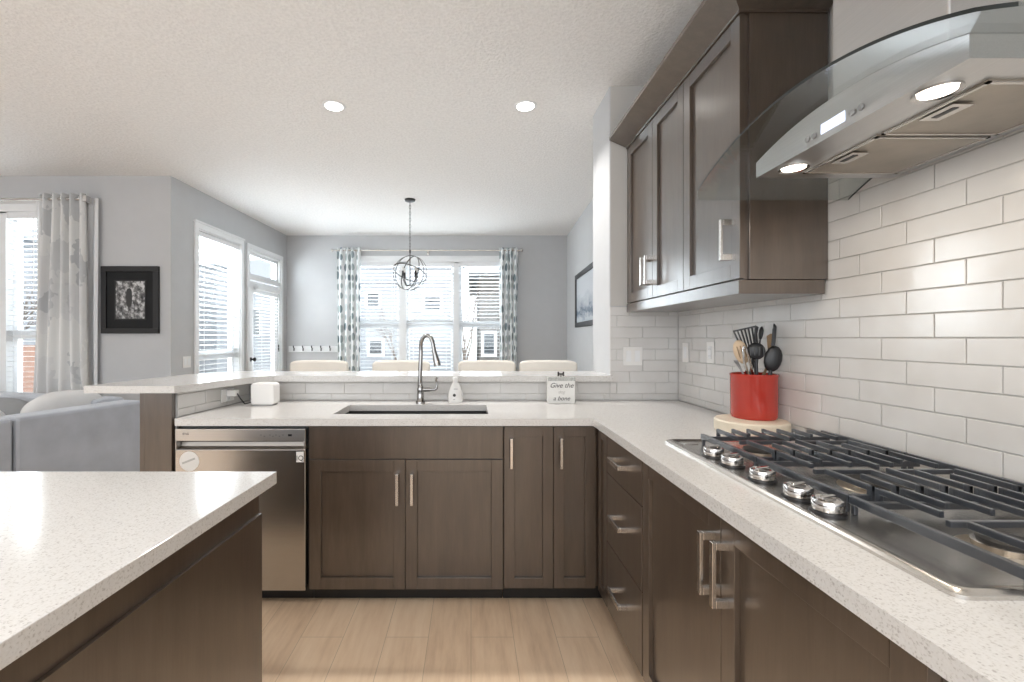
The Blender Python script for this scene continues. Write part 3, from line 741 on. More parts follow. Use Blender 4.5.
# countertop with sink cut-out
SX0, SX1, SY0, SY1 = -0.70, 0.088, 2.285, 2.60
CE = 0.585; CY = 2.153
r = thing('countertop', 'speckled white quartz countertop wrapping the corner from sink to cooktop', 'countertop', (0, CY, CT0))
bm = NB()
box(bm, -1.418, SX0, CY, YB-0.001, CT0, CT1); box(bm, SX1, CE, CY, YB-0.001, CT0, CT1)
box(bm, SX0, SX1, CY, SY0, CT0, CT1); box(bm, SX0, SX1, SY1, YB-0.001, CT0, CT1)
box(bm, CE, XW-0.002, -1.2, YB-0.001, CT0, CT1)
obj('slab', bm, M_QUARTZ, r)
# sink
r = thing('kitchen_sink', 'undermount stainless sink basin set into the white counter', 'sink', ((SX0+SX1)/2, 2.44, 0.67))
bm = NB(); t = 0.004; a0, a1, b0, b1, zb = SX0-0.006, SX1+0.006, SY0-0.006, SY1+0.006, 0.69
box(bm, a0-t, a0, b0-t, b1+t, zb, CT0); box(bm, a1, a1+t, b0-t, b1+t, zb, CT0); box(bm, a0, a1, b0-t, b0, zb, CT0); box(bm, a0, a1, b1, b1+t, zb, CT0); box(bm, a0, a1, b0, b1, zb-t, zb)
obj('basin', bm, M_DARKIN, r)
bm = NB(); lathe(bm, [(0.045, 0), (0.045, 0.003), (0.03, 0.004)], ((SX0+SX1)/2, 2.46, zb), 20); obj('drain', bm, M_CHROME, r, smooth=True)
# faucet
def faucet():
    Y = 2.66; s = F/Y; X = lambda px: (px-VX)/s; Z = lambda py: H+(VY-py)/s
    cx = X(420.5)
    r = thing('kitchen_faucet', 'chrome gooseneck pull-down faucet behind the sink', 'faucet', (cx, Y, CT1))
    bm = NB(); lathe(bm, [(0.028, 0), (0.028, 0.012), (0.022, 0.02), (0.020, 0.075), (0.022, 0.085), (0.015, 0.10), (0.0125, 0.12)], (cx, Y, CT1), 24); obj('base', bm, M_FAUCET, r, smooth=True)
    bm = NB(); pts = [(cx, Y, CT1+0.11), (X(420.3), Y, Z(355))]
    x0, x1 = X(420.8), X(433.5); zt_ = Z(335.5); c = (x0+x1)/2; R = (x1-x0)/2
    zc = Z(346)
    pts = [(X(419.8), Y, CT1+0.10), (X(420.3), Y, Z(370)), (X(421), Y, Z(352))]
    for k in range(13):
        a = PI-PI*k/12*0.92; pts.append((c+R*math.cos(a), Y-0.03*(k/12), zc+(zt_-zc)*math.sin(a)))
    pts.append((X(435), Y-0.035, Z(352)))
    tube(bm, pts, [0.014, 0.013]+[0.0125]*(len(pts)-2), 14); obj('gooseneck', bm, M_FAUCET, r, smooth=True)
    bm = NB(); tube(bm, [(X(434), Y-0.033, Z(349)), (X(435.5), Y-0.036, Z(354)), (X(437.3), Y-0.04, Z(362)), (X(438), Y-0.04, Z(365.5))], [0.013, 0.015, 0.021, 0.021], 16); obj('spray_head', bm, M_FAUCET, r, smooth=True)
    bm = NB(); z = Z(389.5); tube(bm, [(cx, Y, z), (X(430), Y, z)], 0.014, 14); tube(bm, [(X(429.5), Y, z), (X(434.5), Y, z)], [0.012, 0.009], 14); obj('valve_body', bm, M_FAUCET, r, smooth=True)
    bm = NB(); tube(bm, [(X(434), Y, z-0.004), (X(436.5), Y, Z(388)), (X(437.3), Y, Z(384)), (X(436), Y, Z(380)), (X(437.2), Y, Z(377))], [0.009, 0.009, 0.006, 0.006, 0.008], 12); obj('lever', bm, M_FAUCET, r, smooth=True)
faucet()
# raised bar top
r = thing('bar_countertop', 'raised white quartz bar ledge along the peninsula wall', 'countertop', (-0.5, 2.9, 1.035))
bm = NB(); prism(bm, [(-1.855, 2.155), (-1.42, 2.155), (-1.275, 2.66), (-1.20, 2.735), (CX-0.001, 2.735), (CX-0.001, 3.12), (-1.62, 3.12), (-1.80, 2.85)], 1.035, 1.07)
obj('slab', bm, M_QUARTZ, r)

# ------------------------------------------------------------------ island
q0 = U(276.8, 471.4, 0.914); q1 = U(0, 643.5, 0.914); di = Vector((q1.x-q0.x, q1.y-q0.y)).normalized()
def isl(t, off=0): return (q0.x+di.x*t+off, q0.y+di.y*t)
r = thing('countertop', 'speckled white quartz top of the kitchen island in the left foreground', 'countertop', (-1.1, 0.8, CT0))
bm = NB(); a = isl(0); b = isl(2.1); prism(bm, [(a[0], a[1]), (-1.95, a[1]), (-1.95, b[1]), (b[0], b[1])], CT0, CT1); obj('slab', bm, M_QUARTZ, r, bevel=0.0015)
r = thing('island_cabinet', 'dark-stained kitchen island body below the left foreground quartz top', 'kitchen island', (-1.1, 0.4, 0))
ye = q0.y-0.03
bm = NB(); ox = -0.036
def ip(t, off): p = isl(t, off); return (p[0], p[1])
prism(bm, [(ip(0.03, ox)[0], ye), (-1.6, ye), (-1.6, -0.75), ip(2.03, ox)], 0.09, CT0); obj('body', bm, M_WOOD, r)
bm = NB(); prism(bm, [ip(0.03, -0.027), ip(0.03, ox), ip(2.03, ox), ip(2.03, -0.027)], 0.0, 0.805); obj('side_panel', bm, M_WOOD, r, bevel=0.001)
bm = NB(); prism(bm, [(-0.66, ye-0.07), (-1.6, ye-0.07), (-1.6, ye-0.09), (-0.66, ye-0.09)], 0, 0.09); obj('toe_kick', bm, M_TOE, r)
ff = lambda u, d, z: Vector((u, ye+d, z))
for (a, b) in ((-1.10, -0.62), (-1.59, -1.105)):
    d = obj('door', shaker(ff, a, b, 0.1, 0.865), M_WOOD, r, bevel=0.001)
    obj('handle', pull(ff, (a+0.03 if a > -1.2 else b-0.03), (a+0.03 if a > -1.2 else b-0.03), 0.66, 0.81), M_NICKEL, d)

# ------------------------------------------------------------------ upper cabinet
XU = 0.969; UY0, UY1 = 1.622, YB-0.004; UZ0, UZ1 = 1.512, 2.50
fu = FX(XU)
r = thing('wall_cabinet', 'dark-stained three-door wall cabinet with sloped crown left of the hood', 'cabinet', (XU+0.15, 2.2, UZ0))
obj('body', box(NB(), XU+0.021, XW-0.003, UY0+0.012, UY1, UZ0, UZ1), M_WOOD, r)
obj('end_panel', box(NB(), XU+0.035, XW-0.003, UY0, UY0+0.012, UZ0, UZ1-0.012), M_WOOD, r, bevel=0.001)
obj('light_rail', box(NB(), XU-0.002, XW-0.012, UY0+0.003, UY1, 1.460, UZ0-0.002), M_WOOD, r, bevel=0.0015)
uy = lambda px: F*XU/(px-VX)
ya, yb = uy(683.3), uy(652.3)
doors = ((UY0+0.001, ya-G, UY0+0.032), (ya+G, yb-G, yb-0.03), (yb+G, UY1-0.004, yb+0.03))
for (a, b, hy) in doors:
    d = obj('door', shaker(fu, a, b, UZ0+0.004, UZ1-0.03, fr=0.058), M_WOOD, r, bevel=0.0012)
    z0 = 1.585
    obj('handle', pull(fu, hy, hy, z0, z0+0.15, wd=0.014, out=0.055, lg=0.022), M_NICKEL, d, bevel=0.0008)
# crown: sloped profile swept along the front and returned on the near end
bm = NB()
prof = [(0.0, 2.472), (0.0, 2.482), (-0.105, 2.528), (-0.105, 2.548), (0.03, 2.548), (0.03, 2.472)]
A = [bm.verts.new((XU-0.006+d, UY0-0.006+d, z)) for d, z in prof]
B = [bm.verts.new((XU-0.006+d, UY1, z)) for d, z in prof]
C = [bm.verts.new((XW-0.004, UY0-0.006+d, z)) for d, z in prof]
for P, Q in ((A, B), (A, C)):
    for i in range(len(prof)):
        j = (i+1) % len(prof); bm.faces.new((P[i], P[j], Q[j], Q[i]))
bm.faces.new(B); bm.faces.new(C)
obj('crown', bm, M_WOOD, r)

# ------------------------------------------------------------------ range hood
def hood():
    CYh, half, zend, sag = 1.078, 0.446, 1.773, 0.111
    R = (half**2+sag**2)/(2*sag)
    za = lambda y: zend+sag-R+math.sqrt(max(0, R*R-(y-CYh)**2))
    gx0, gx1 = 0.749, XW-0.012
    r = thing('range_hood', 'stainless steel range hood with an arched glass canopy', 'range hood', (XW, CYh, 1.786))
    # glass canopy: bent sheet with dark edges
    bm = NB(); n = 48; T = 0.007; top = []; bot = []
    for i in range(n+1):
        y = CYh-half+2*half*i/n; z = za(y)
        e = 1-abs((y-CYh)/half); x0 = gx0+0.02*(1-min(1, e*14))
        top.append((bm.verts.new((x0, y, z)), bm.verts.new((gx1, y, z)))); bot.append((bm.verts.new((x0, y, z-T)), bm.verts.new((gx1, y, z-T))))
    for i in range(n):
        bm.faces.new((top[i][0], top[i+1][0], top[i+1][1], top[i][1])); bm.faces.new((bot[i][1], bot[i+1][1], bot[i+1][0], bot[i][0]))
        f1 = bm.faces.new((bot[i][0], bot[i+1][0], top[i+1][0], top[i][0])); f1.material_index = 1
        f2 = bm.faces.new((top[i][1], top[i+1][1], bot[i+1][1], bot[i][1])); f2.material_index = 1
    for t, b in ((top[0], bot[0]), (top[-1], bot[-1])): bm.faces.new((t[0], t[1], b[1], b[0])).material_index = 0
    obj('glass_canopy', bm, [M_HGLASS, M_GEDGE], r)
    # body under the glass
    y0, y1, x0, x1, zb = 0.782, 1.367, 0.866, XW-0.012, 1.786
    bm = NB(); n = 30; f = []; bk = []
    for i in range(n+1):
        y = y0+(y1-y0)*i/n; z = za(y)-T-0.001
        f.append((bm.verts.new((x0, y, z)), bm.verts.new((x0, y, zb)))); bk.append((bm.verts.new((x1, y, z)), bm.verts.new((x1, y, zb))))
    for i in range(n):
        bm.faces.new((f[i][1], f[i+1][1], f[i+1][0], f[i][0])); bm.faces.new((bk[i][0], bk[i+1][0], bk[i+1][1], bk[i][1])); bm.faces.new((f[i][0], f[i+1][0], bk[i+1][0], bk[i][0]))
    for i in (0, n): bm.faces.new((f[i][0], f[i][1], bk[i][1], bk[i][0]))
    # underside as one face, filters sit below it
    bm.faces.new([q[1] for q in f]+[q[1] for q in bk[::-1]])
    obj('body', bm, M_STEELY, r)
    for (a, b) in ((0.845, 1.066), (1.078, 1.318)):
        bm = NB(); box(bm, 0.972, 1.245, a, b, zb-0.003, zb); 
        fo = obj('filter', bm, M_FILTER, r)
        bm = NB(); w_ = 0.007
        for q in ((0.972, 1.245, a, a+w_), (0.972, 1.245, b-w_, b), (0.972, 0.972+w_, a, b), (1.245-w_, 1.245, a, b)): box(bm, *q, zb-0.006, zb-0.003)
        obj('filter_frame', bm, M_NICKEL, fo)
        c = (a+b)/2
        bm = NB(); box(bm, 0.985, 1.03, c-0.035, c+0.035, zb-0.008, zb-0.006); obj('latch_plate', bm, M_NICKEL, fo)
        bm = NB(); box(bm, 1.0, 1.012, c-0.022, c+0.022, zb-0.009, zb-0.008); obj('latch_slot', bm, M_BLACK, fo)
    for y, x in ((0.885, 0.917), (1.283, 0.920)):
        bm = NB(); lathe(bm, [(0.030, zb-0.002), (0.038, zb-0.005), (0.038, zb)], (x, y, 0), 28, cap=False); lt = obj('lamp_ring', bm, M_CHROME, r, smooth=True)
        bm = NB(); lathe(bm, [(0.029, zb-0.003), (0.029, zb)], (x, y, 0), 28); obj('lamp_lens', bm, M_HLAMP, lt)
        area('hood_lamp_light', (x, y, zb-0.02), (0, 0, 0), 0.06, 0.06, E_HOOD, (1, 0.86, 0.70), shape='DISK')
    # controls on the front face
    P = lambda px, py, xx=x0: Vector((x0-0.001, F*x0/(px-VX), H+(VY-py)*x0/(px-VX)))
    a, b = P(821.5, 130.5), P(845, 118)
    bm = NB(); box(bm, x0-0.002, x0, min(a.y, b.y), max(a.y, b.y), a.z-0.010, a.z+0.014); obj('display', bm, M_DISP, r)
    for px, py in ((808, 139.5), (814.5, 136), (853, 112.5), (861.5, 107)):
        q = P(px, py); bm = NB(); lathe(bm, [(0.0075, 0), (0.0075, 0.002), (0.005, 0.004)], q, 16, Matrix.Rotation(-PI/2, 4, 'Y')); obj('button', bm, M_GREY, r)
    # chimney
    bm = NB(); ch0, ch1, cx0 = 0.90, 1.19, 0.955
    pts = [(cx0+0.0, ch0), (cx0+0.0, ch1), (XW-0.005, ch1), (XW-0.005, ch0)]
    prism(bm, pts, za(1.05)-0.02, ZC-0.002); obj('chimney', bm, M_STEELY, r, bevel=0.004)
    bm = NB(); prism(bm, [(cx0-0.012, ch0-0.012), (cx0-0.012, ch1+0.012), (XW-0.005, ch1+0.012), (XW-0.005, ch0-0.012)], za(1.05)-0.012, za(1.05)+0.012); obj('chimney_collar', bm, M_STEELY, r)
hood()

# ------------------------------------------------------------------ cooktop
def cooktop():
    x0, x1, y0, y1 = 0.716, 1.272, 0.661, 1.672; zt = 0.926
    r = thing('gas_cooktop', 'stainless five-burner gas cooktop with black cast iron grates', 'cooktop', ((x0+x1)/2, (y0+y1)/2, CT1))
    bm = NB()
    c = 0.02
    def ring(i, z): # rounded rect ring inset i
        pts = []
        for (cx, cy, a0) in ((x1-i-c, y1-i-c, 0), (x0+i+c, y1-i-c, 90), (x0+i+c, y0+i+c, 180), (x1-i-c, y0+i+c, 270)):
            for k in range(5):
                a = math.radians(a0+k*22.5); pts.append(bm.verts.new((cx+c*math.cos(a), cy+c*math.sin(a), z)))
        return pts
    rs = [ring(0, CT1), ring(0, CT1+0.006), ring(0.006, zt), ring(0.012, zt+0.001), ring(0.02, zt-0.004), ring(0.03, zt-0.005)]
    for A, B in zip(rs, rs[1:]):
        for i in range(len(A)): bm.faces.new((A[i], A[(i+1) % len(A)], B[(i+1) % len(B)], B[i]))
    bm.faces.new(rs[-1])
    obj('steel_tray', bm, M_COOK, r, smooth=True)
    tz = zt-0.005
    # burners
    for (bx, by, br) in ((0.93, 1.46, 0.040), (1.15, 1.46, 0.032), (1.03, 1.13, 0.058), (0.95, 0.80, 0.036), (1.16, 0.80, 0.042)):
        bm = NB(); lathe(bm, [(br+0.03, 0), (br+0.028, 0.002), (br+0.012, 0.003)], (bx, by, tz), 28); bo = obj('burner_dish', bm, M_BRASSY, r, smooth=True)
        bm = NB(); lathe(bm, [(br+0.006, 0.003), (br+0.008, 0.014), (br, 0.016)], (bx, by, tz), 28); obj('burner_ring', bm, M_NICKEL, bo, smooth=True)
        bm = NB(); lathe(bm, [(br, 0.016), (br+0.001, 0.021), (br-0.004, 0.024), (0.004, 0.025)], (bx, by, tz), 28); obj('burner_cap', bm, M_BURN, bo, smooth=True)
    # grates
    zg = 0.978; gx0, gx1 = 0.822, 1.248; segs = ((1.29, 1.60), (0.977, 1.286), (0.654, 0.973))
    for si, (a, b) in enumerate(segs):
        bm = NB(); w_, h_ = 0.012, 0.016
        box(bm, gx0-w_/2, gx0+w_/2, a, b, 0.942, 0.960); box(bm, gx1-w_/2, gx1+w_/2, a, b, 0.952, 0.972)
        for yy in (a+0.012, b-0.03):                       # lower cross bars
            box(bm, gx0, gx1, yy-0.006, yy+0.006, 0.942, 0.956)
        mid = (a+b)/2
        n = 7 if si != 1 else 7
        for k in range(n):
            xx = gx0+(gx1-gx0)*(k+1)/(n+1)
            # fingers reach from both ends towards the burner and end in a raised tip
            L = (0.43, 0.30, 0.40, 0.46, 0.40, 0.30, 0.43)[k]*(b-a)
            for (s0, s1) in ((b-0.002, b-L), (a+0.002, a+L)):
                y_, y2 = min(s0, s1), max(s0, s1)
                box(bm, xx-0.0045, xx+0.0045, y_, y2, zg-0.013, zg)
                e = s0; box(bm, xx-0.0048, xx+0.0048, min(e, e+(0.012 if s1 > s0 else -0.012)), max(e, e+(0.012 if s1 > s0 else -0.012)), zg-0.034, zg)
        box(bm, gx0+0.04, gx0+0.19, mid-0.005, mid+0.005, zg-0.02, zg-0.008); box(bm, gx1-0.19, gx1-0.04, mid-0.005, mid+0.005, zg-0.02, zg-0.008)
        for xx in (gx0, gx1):
            for yy in (a+0.008, b-0.008): box(bm, xx-0.004, xx+0.005, yy-0.005, yy+0.005, tz, 0.943)
        obj('grate', bm, M_IRON, r, bevel=0.0015)
    # knobs
    for Yk in (1.432, 1.330, 1.193, 1.062, 0.974):
        X = 0.772
        bm = NB(); lathe(bm, [(0.034, 0), (0.034, 0.004), (0.029, 0.006)], (X, Yk, tz), 28); kb = obj('knob', bm, M_BLACK, r, smooth=True)
        bm = NB(); lathe(bm, [(0.028, 0.006), (0.0300, 0.012), (0.0300, 0.027), (0.028, 0.031), (0.023, 0.033), (0.021, 0.031)], (X, Yk, tz), 32); obj('knob_ring', bm, M_CHROME, kb, smooth=True)
        bm = NB(); M_ = Matrix.Translation((X, Yk, tz)) @ Matrix.Rotation(0.35, 4, 'Z'); box(bm, -0.022, 0.022, -0.005, 0.005, 0.029, 0.038, 0, M_); obj('knob_grip', bm, M_CHROME, kb, bevel=0.002)
    bm = NB(); box(bm, 0.762, 0.808, 1.60, 1.635, tz, tz+0.002); obj('badge_plate', bm, M_NICKEL, r)
cooktop()

# ------------------------------------------------------------------ counter items
BZ = 0.966
r = thing('round_board', 'thick round cream board under the red crock', 'trivet', (1.151, 1.85, CT1))
bm = NB(); lathe(bm, [(0.128, 0), (0.135, 0.006), (0.135, 0.046), (0.130, 0.052)], (1.151, 1.85, CT1), 48); obj('board', bm, M_BOARD, r, smooth=True)
CXk, CYk, CR = 1.188, 1.89, 0.087
r = thing('utensil_crock', 'glossy red ceramic crock full of cooking utensils', 'crock', (CXk, CYk, BZ))
CH = 0.186
bm = NB(); lathe(bm, [(CR-0.006, 0), (CR-0.002, 0.004), (CR, 0.012), (CR+0.001, CH-0.012), (CR+0.003, CH-0.008), (CR+0.003, CH-0.002), (CR, CH), (CR-0.006, CH-0.002), (CR-0.008, CH-0.02), (CR-0.009, 0.012), (0.01, 0.010)], (CXk, CYk, BZ), 48)
obj('pot', bm, M_RED, r, smooth=True)
sk = F/CYk
def kx(px): return (px-VX)/sk
def kz(py): return H+(VY-py)/sk
def utensil(name, label, cat, head_px, head_py, base_dx, base_dy, dy, headf, mat_h, mat, hr=0.006, group='cooking utensils in the red crock', handle=True):
    """base point inside crock bottom, head placed towards head px"""
    base = Vector((CXk+base_dx, CYk+base_dy, BZ+0.02)); hd = Vector((kx(head_px)*(CYk+dy)/CYk, CYk+dy, kz(head_py)))
    r = thing(name, label, cat, base, 0, group)
    t = (hd-base).normalized(); y = Vector((0.25, 1, 0)); y = (y-t*y.dot(t)).normalized(); x = y.cross(t).normalized()
    M = Matrix((x, y, t)).transposed().to_4x4(); M.translation = hd
    L = headf(r, M, mat_h)
    bm = NB(); tube(bm, [base, base+(hd-base)*0.5, hd-t*L], [hr, hr, hr*0.8], 10); obj('handle', bm, mat, r, smooth=True)
    return r
def oval(a, b, n=24): return [(a*math.cos(2*PI*k/n), b*math.sin(2*PI*k/n)) for k in range(n)]
def head_spoon(a, b, t=0.006, slots=0, bowl=True):
    def f(r, M, m):
        bm = NB()
        if bowl:
            ellipsoid(bm, (0, 0, 0), (a, 0.012, b)); bm.transform(M)
        else: ngon_plate(bm, oval(a, b), M, t)
        o = obj('head', bm, m, r, smooth=bowl)
        if slots:
            bm = NB()
            for k in range(slots):
                x = (k-(slots-1)/2)*a*0.45
                box(bm, x-0.0018, x+0.0018, -0.014, -0.0105 if bowl else -t/2-0.0002, -b*0.5, b*0.5, 0, M)
            obj('slots', bm, M_DARKIN if m != M_LWOOD else M_MWOOD, o)
        return b*0.9
    return f
def head_turner(wt, wb, h, slots, t=0.003):
    def f(r, M, m):
        # slotted plate built of strips so one can see through it
        bm = NB(); n = slots
        fr = 0.007
        box(bm, -wt/2, wt/2, -t/2, t/2, h/2-fr, h/2, 0, M); box(bm, -wb/2, wb/2, -t/2, t/2, -h/2, -h/2+fr*1.6, 0, M)
        for k in range(n+1):
            s = k/n-0.5
            p0 = M @ Vector((s*wb*0.92, 0, -h/2+fr)); p1 = M @ Vector((s*wt*0.92, 0, h/2-fr)); bar(bm, p0, p1, 0.0055 if 0 < k < n else 0.007, t+0.002)
        obj('head', bm, m, r); return h/2
    return f
def head_spat(w1, w0, h, t=0.005):
    def f(r, M, m):
        bm = NB(); ngon_plate(bm, [(-w0/2, -h/2), (w0/2, -h/2), (w1/2, h/2-0.01), (w1/2-0.008, h/2), (-w1/2+0.01, h/2-0.004), (-w1/2, h/2-0.02)], M, t); obj('head', bm, m, r, bevel=0.001); return h/2
    return f
utensil('wooden_spoon', 'pale wooden slotted spoon leaning over the left rim of the red crock', 'spoon', 741, 352, 0.02, -0.01, 0.02, head_spoon(0.029, 0.052, slots=3), M_LWOOD, M_LWOOD)
utensil('slotted_turner', 'black slotted turner with a broad head, tallest at the left of the crock', 'spatula', 747.5, 340, 0.065, 0.02, 0.03, head_turner(0.092, 0.062, 0.105, 6), M_BLACK, M_BLACK)
def head_tongs(r, M, m):
    bm = NB()
    for s in (-1, 1):
        tube(bm, [M @ Vector((s*0.010, 0, -0.16)), M @ Vector((s*0.010, 0, -0.02)), M @ Vector((s*0.006, 0, 0.02)), M @ Vector((0, 0, 0.034))], [0.008, 0.008, 0.006, 0.005], 8, flat=0.4)
    obj('arm', bm, m, r, smooth=True); return 0.1
utensil('tongs', 'shiny metal tongs standing upright in the red crock', 'tongs', 745.5, 354, 0.0, -0.03, -0.03, head_tongs, M_CHROME, M_CHROME)
utensil('slotted_spoon', 'black slotted spoon in the middle of the red crock', 'spoon', 756, 351, 0.0, -0.02, -0.02, head_spoon(0.036, 0.036, slots=4), M_BLACK, M_BLACK, hr=0.008)
utensil('serving_spoon', 'dark solid spoon at the right front of the red crock', 'spoon', 773, 358.5, 0.02, -0.02, -0.03, head_spoon(0.034, 0.055), M_BLACK, M_BLACK, hr=0.008)
utensil('bamboo_spatula', 'broad brown bamboo spatula behind the dark spoon, right side of the crock', 'spatula', 777, 346, -0.02, 0.02, 0.03, head_spat(0.105, 0.04, 0.085), M_MWOOD, M_MWOOD)
r = utensil('wooden_stick', 'slim pale wooden stick leaning out over the right rim of the crock', 'stirrer', 784, 351, -0.05, -0.02, -0.01, head_spat(0.012, 0.009, 0.08), M_LWOOD, M_LWOOD, hr=0.004)
utensil('paddle_utensil', 'thin black utensil handle rising above the middle of the crock', 'utensil', 755.5, 335, -0.02, 0.03, 0.05, head_spat(0.008, 0.008, 0.08), M_BLACK, M_BLACK, hr=0.004)
utensil('small_spoon', 'black paddle handle with rounded end standing behind the slotted spoon', 'utensil', 761, 333, 0.01, 0.035, 0.05, head_spoon(0.009, 0.030), M_BLACK, M_BLACK, hr=0.004)
utensil('black_spatula', 'black flat handle tilted back above the dark spoon at the right', 'utensil', 774, 335, 0.05, -0.01, -0.01, head_spat(0.014, 0.014, 0.09), M_BLACK, M_BLACK, hr=0.006)
utensil('slim_spatula', 'slim grey utensil at the lower left edge of the crock, beside the wooden spoon', 'utensil', 738.5, 365, 0.03, -0.03, -0.03, head_spat(0.009, 0.009, 0.05), M_GREY, M_GREY, hr=0.004)

# soap bottle
Y = 2.68; s = F/Y
x = (455.5-VX)/s
r = thing('soap_bottle', 'white plastic soap bottle standing right of the faucet', 'bottle', (x, Y, CT1))
bm = NB(); k = 0.5
lathe(bm, [(0.036, 0), (0.042, 0.006), (0.043, 0.03), (0.041, 0.06), (0.030, 0.095), (0.018, 0.118), (0.015, 0.126)], (0, 0, 0), 28, Matrix.Diagonal((1, 0.6, 1, 1)))
bm.transform(Matrix.Translation((x, Y, CT1))); obj('body', bm, M_PLASTIC, r, smooth=True)
bm = NB(); lathe(bm, [(0.016, 0.126), (0.016, 0.150), (0.014, 0.153)], (x, Y, CT1), 20); obj('cap', bm, M_PLASTIC, r, smooth=True)
bm = NB(); lathe(bm, [(0.009, 0), (0.009, 0.001)], (x-0.006, Y-0.0255, CT1+0.048), 16, Matrix.Rotation(PI/2, 4, 'X')); obj('label_emblem', bm, M_INK, r)
bm = NB(); box(bm, x-0.010, x+0.014, Y-0.0240, Y-0.0225, CT1+0.083, CT1+0.086); box(bm, x-0.012, x-0.002, Y-0.0262, Y-0.0255, CT1+0.022, CT1+0.025); obj('label_print', bm, M_GREY, r)
# sign
Y = 2.66; s = F/Y; x = (560.9-VX)/s; hw = 13.6/s; zt1 = H+(VY-377)/s
r = thing('counter_sign', 'small white wooden sign with script writing and a little bone on top', 'sign', (x, Y, CT1))
obj('block', box(NB(), x-hw, x+hw, Y-0.015, Y+0.02, CT1, zt1-0.001), M_SIGN, r, bevel=0.002)
obj('top_strip', box(NB(), x-hw+0.002, x+hw+0.001, Y-0.018, Y-0.0152, zt1-0.022, zt1), M_SILVERSTRIP, r)
for txt, py, m, sz in (('Give the', 385.3, M_INK, 0.040), ('dog', 391.8, M_INK2, 0.026), ('a bone', 398.2, M_INK, 0.036)):
    lettering(txt, sz, textM(Vector((x, Y-0.0158, H+(VY-py)/s))), m, 'lettering', r, shear=0.35)
bm = NB(); z = zt1+0.012
tube(bm, [(x-0.012, Y, z+0.006), (x+0.012, Y, z+0.006)], 0.0045, 8)
for sx_ in (-1, 1):
    for sz in (-1, 1): ellipsoid(bm, (x+sx_*0.015, Y, z+0.006+sz*0.006), (0.006, 0.005, 0.008), n=10)
box(bm, x-0.002, x+0.002, Y-0.002, Y+0.002, zt1-0.002, z+0.006)
obj('bone_ornament', bm, M_BLKMETAL, r, smooth=True)
# white speaker / router
Y = 2.60; s = F/Y; x = (265.5-VX)/s
r = thing('smart_speaker', 'small white cube-shaped speaker in the left corner of the counter', 'speaker', (x, Y, CT1))
bm = NB(); hw = 11.6/s
outline = []
for (cx, cz, a0) in ((1, 1, 0), (-1, 1, 90), (-1, -1, 180), (1, -1, 270)):
    for k in range(6):
        a = math.radians(a0+k*18); outline.append((cx*(hw-0.02)+0.02*math.cos(a), cz*(0.062-0.02)+0.02*math.sin(a)))
ngon_plate(bm, outline, Matrix.Translation((x, Y, CT1+0.067)), 0.085); obj('housing', bm, M_PLASTIC, r, bevel=0.008)
bm = NB(); box(bm, x-hw+0.015, x+hw-0.015, Y-0.04, Y+0.04, CT1, CT1+0.007); obj('foot', bm, M_GREY, r)
def outlet(label, M, w_=0.072, h_=0.115, gang=1, kind='outlet', group=None):
    """plate on a plane: M maps local x along wall, y inward, z up"""
    r = thing('wall_outlet' if kind == 'outlet' else 'wall_switch', label, kind, M.translation, 0, group)
    W = w_ if gang == 1 else w_*1.65
    bm = NB(); box(bm, -W/2, W/2, -0.006, 0, -h_/2, h_/2, 0, M); obj('plate', bm, M_PLASTIC, r, bevel=0.0015)
    for g in range(gang):
        cx = 0 if gang == 1 else (g-0.5)*W*0.46
        bm = NB(); box(bm, cx-0.016, cx+0.016, -0.009, -0.006, -0.034, 0.034, 0, M); ins = obj('rocker' if kind == 'switch' else 'socket', bm, M_TRIM, r, bevel=0.001)
        if kind == 'outlet':
            bm = NB()
            for zz in (-0.018, 0.018):
                for dx in (-0.006, 0.006): box(bm, cx+dx-0.001, cx+dx+0.001, -0.0095, -0.009, zz-0.005, zz+0.005, 0, M)
            obj('slots', bm, M_GREY, ins)
    return r
def Mwall(loc, xdir):
    X = Vector(xdir).normalized(); Z = Vector((0, 0, 1)); Yv = Z.cross(X)
    M = Matrix((X, Yv, Z)).transposed().to_4x4(); M.translation = Vector(loc); return M
s = F/YB
outlet('white double switch plate on the tiled wall below the wall cabinet', Mwall(((632.5-VX)/s, YB-0.002, H+(VY-356)/s), (1, 0, 0)), gang=2, kind='switch')
for px, lab, kd_ in ((686.5, 'white single switch plate on the right tiled wall, nearest the corner', 'switch'), (711.5, 'white outlet plate on the right tiled wall just left of the wooden spoon', 'outlet')):
    yy = F*XW/(px-VX)
    outlet(lab, Mwall((XW-0.002, yy, H+(VY-352.5)*yy/F), (0, -1, 0)), kind=kd_)
# outlet + plug on the low left tile wall
c = LI0+vd*(Lv*0.62)
M = Mwall((c.x+0.003, c.y, 0.975), (vd.x, vd.y, 0))
outlet('white outlet low on the short tiled wall, with an adapter plugged in', M, w_=0.115, h_=0.072)
r = thing('power_adapter', 'white plug-in power adapter with dark cable beside the small white speaker', 'adapter', (c.x+0.03, c.y, 0.94))
bm = NB(); box(bm, -0.02, 0.02, -0.06, -0.01, -0.005, 0.03, 0, M); obj('plug_body', bm, M_PLASTIC, r, bevel=0.004)
bm = NB(); p0 = M @ Vector((0.0, -0.058, 0.01)); xs = (253-VX)*2.66/F
tube(bm, [p0, p0+Vector((0.02, 0.0, -0.03)), (p0.x+0.03, p0.y+0.03, CT1+0.006), (p0.x+0.055, 2.62, CT1+0.012), (p0.x+0.03, 2.66, CT1+0.03), (p0.x+0.06, 2.70, CT1+0.006), (xs-0.005, 2.70, CT1+0.02)], 0.0035, 8); obj('cable', bm, M_BLACK, r, smooth=True)
# switch plate on the left dining wall
uu = onleft(186.5); yy = (Ml @ Vector((uu, 0, 0))).y
Mo = Ml @ Matrix.Translation((uu, 0, H+(VY-362)*yy/F)); 
outlet('white double switch plate on the grey wall left of the tall window', Mo, gang=2, kind='switch')

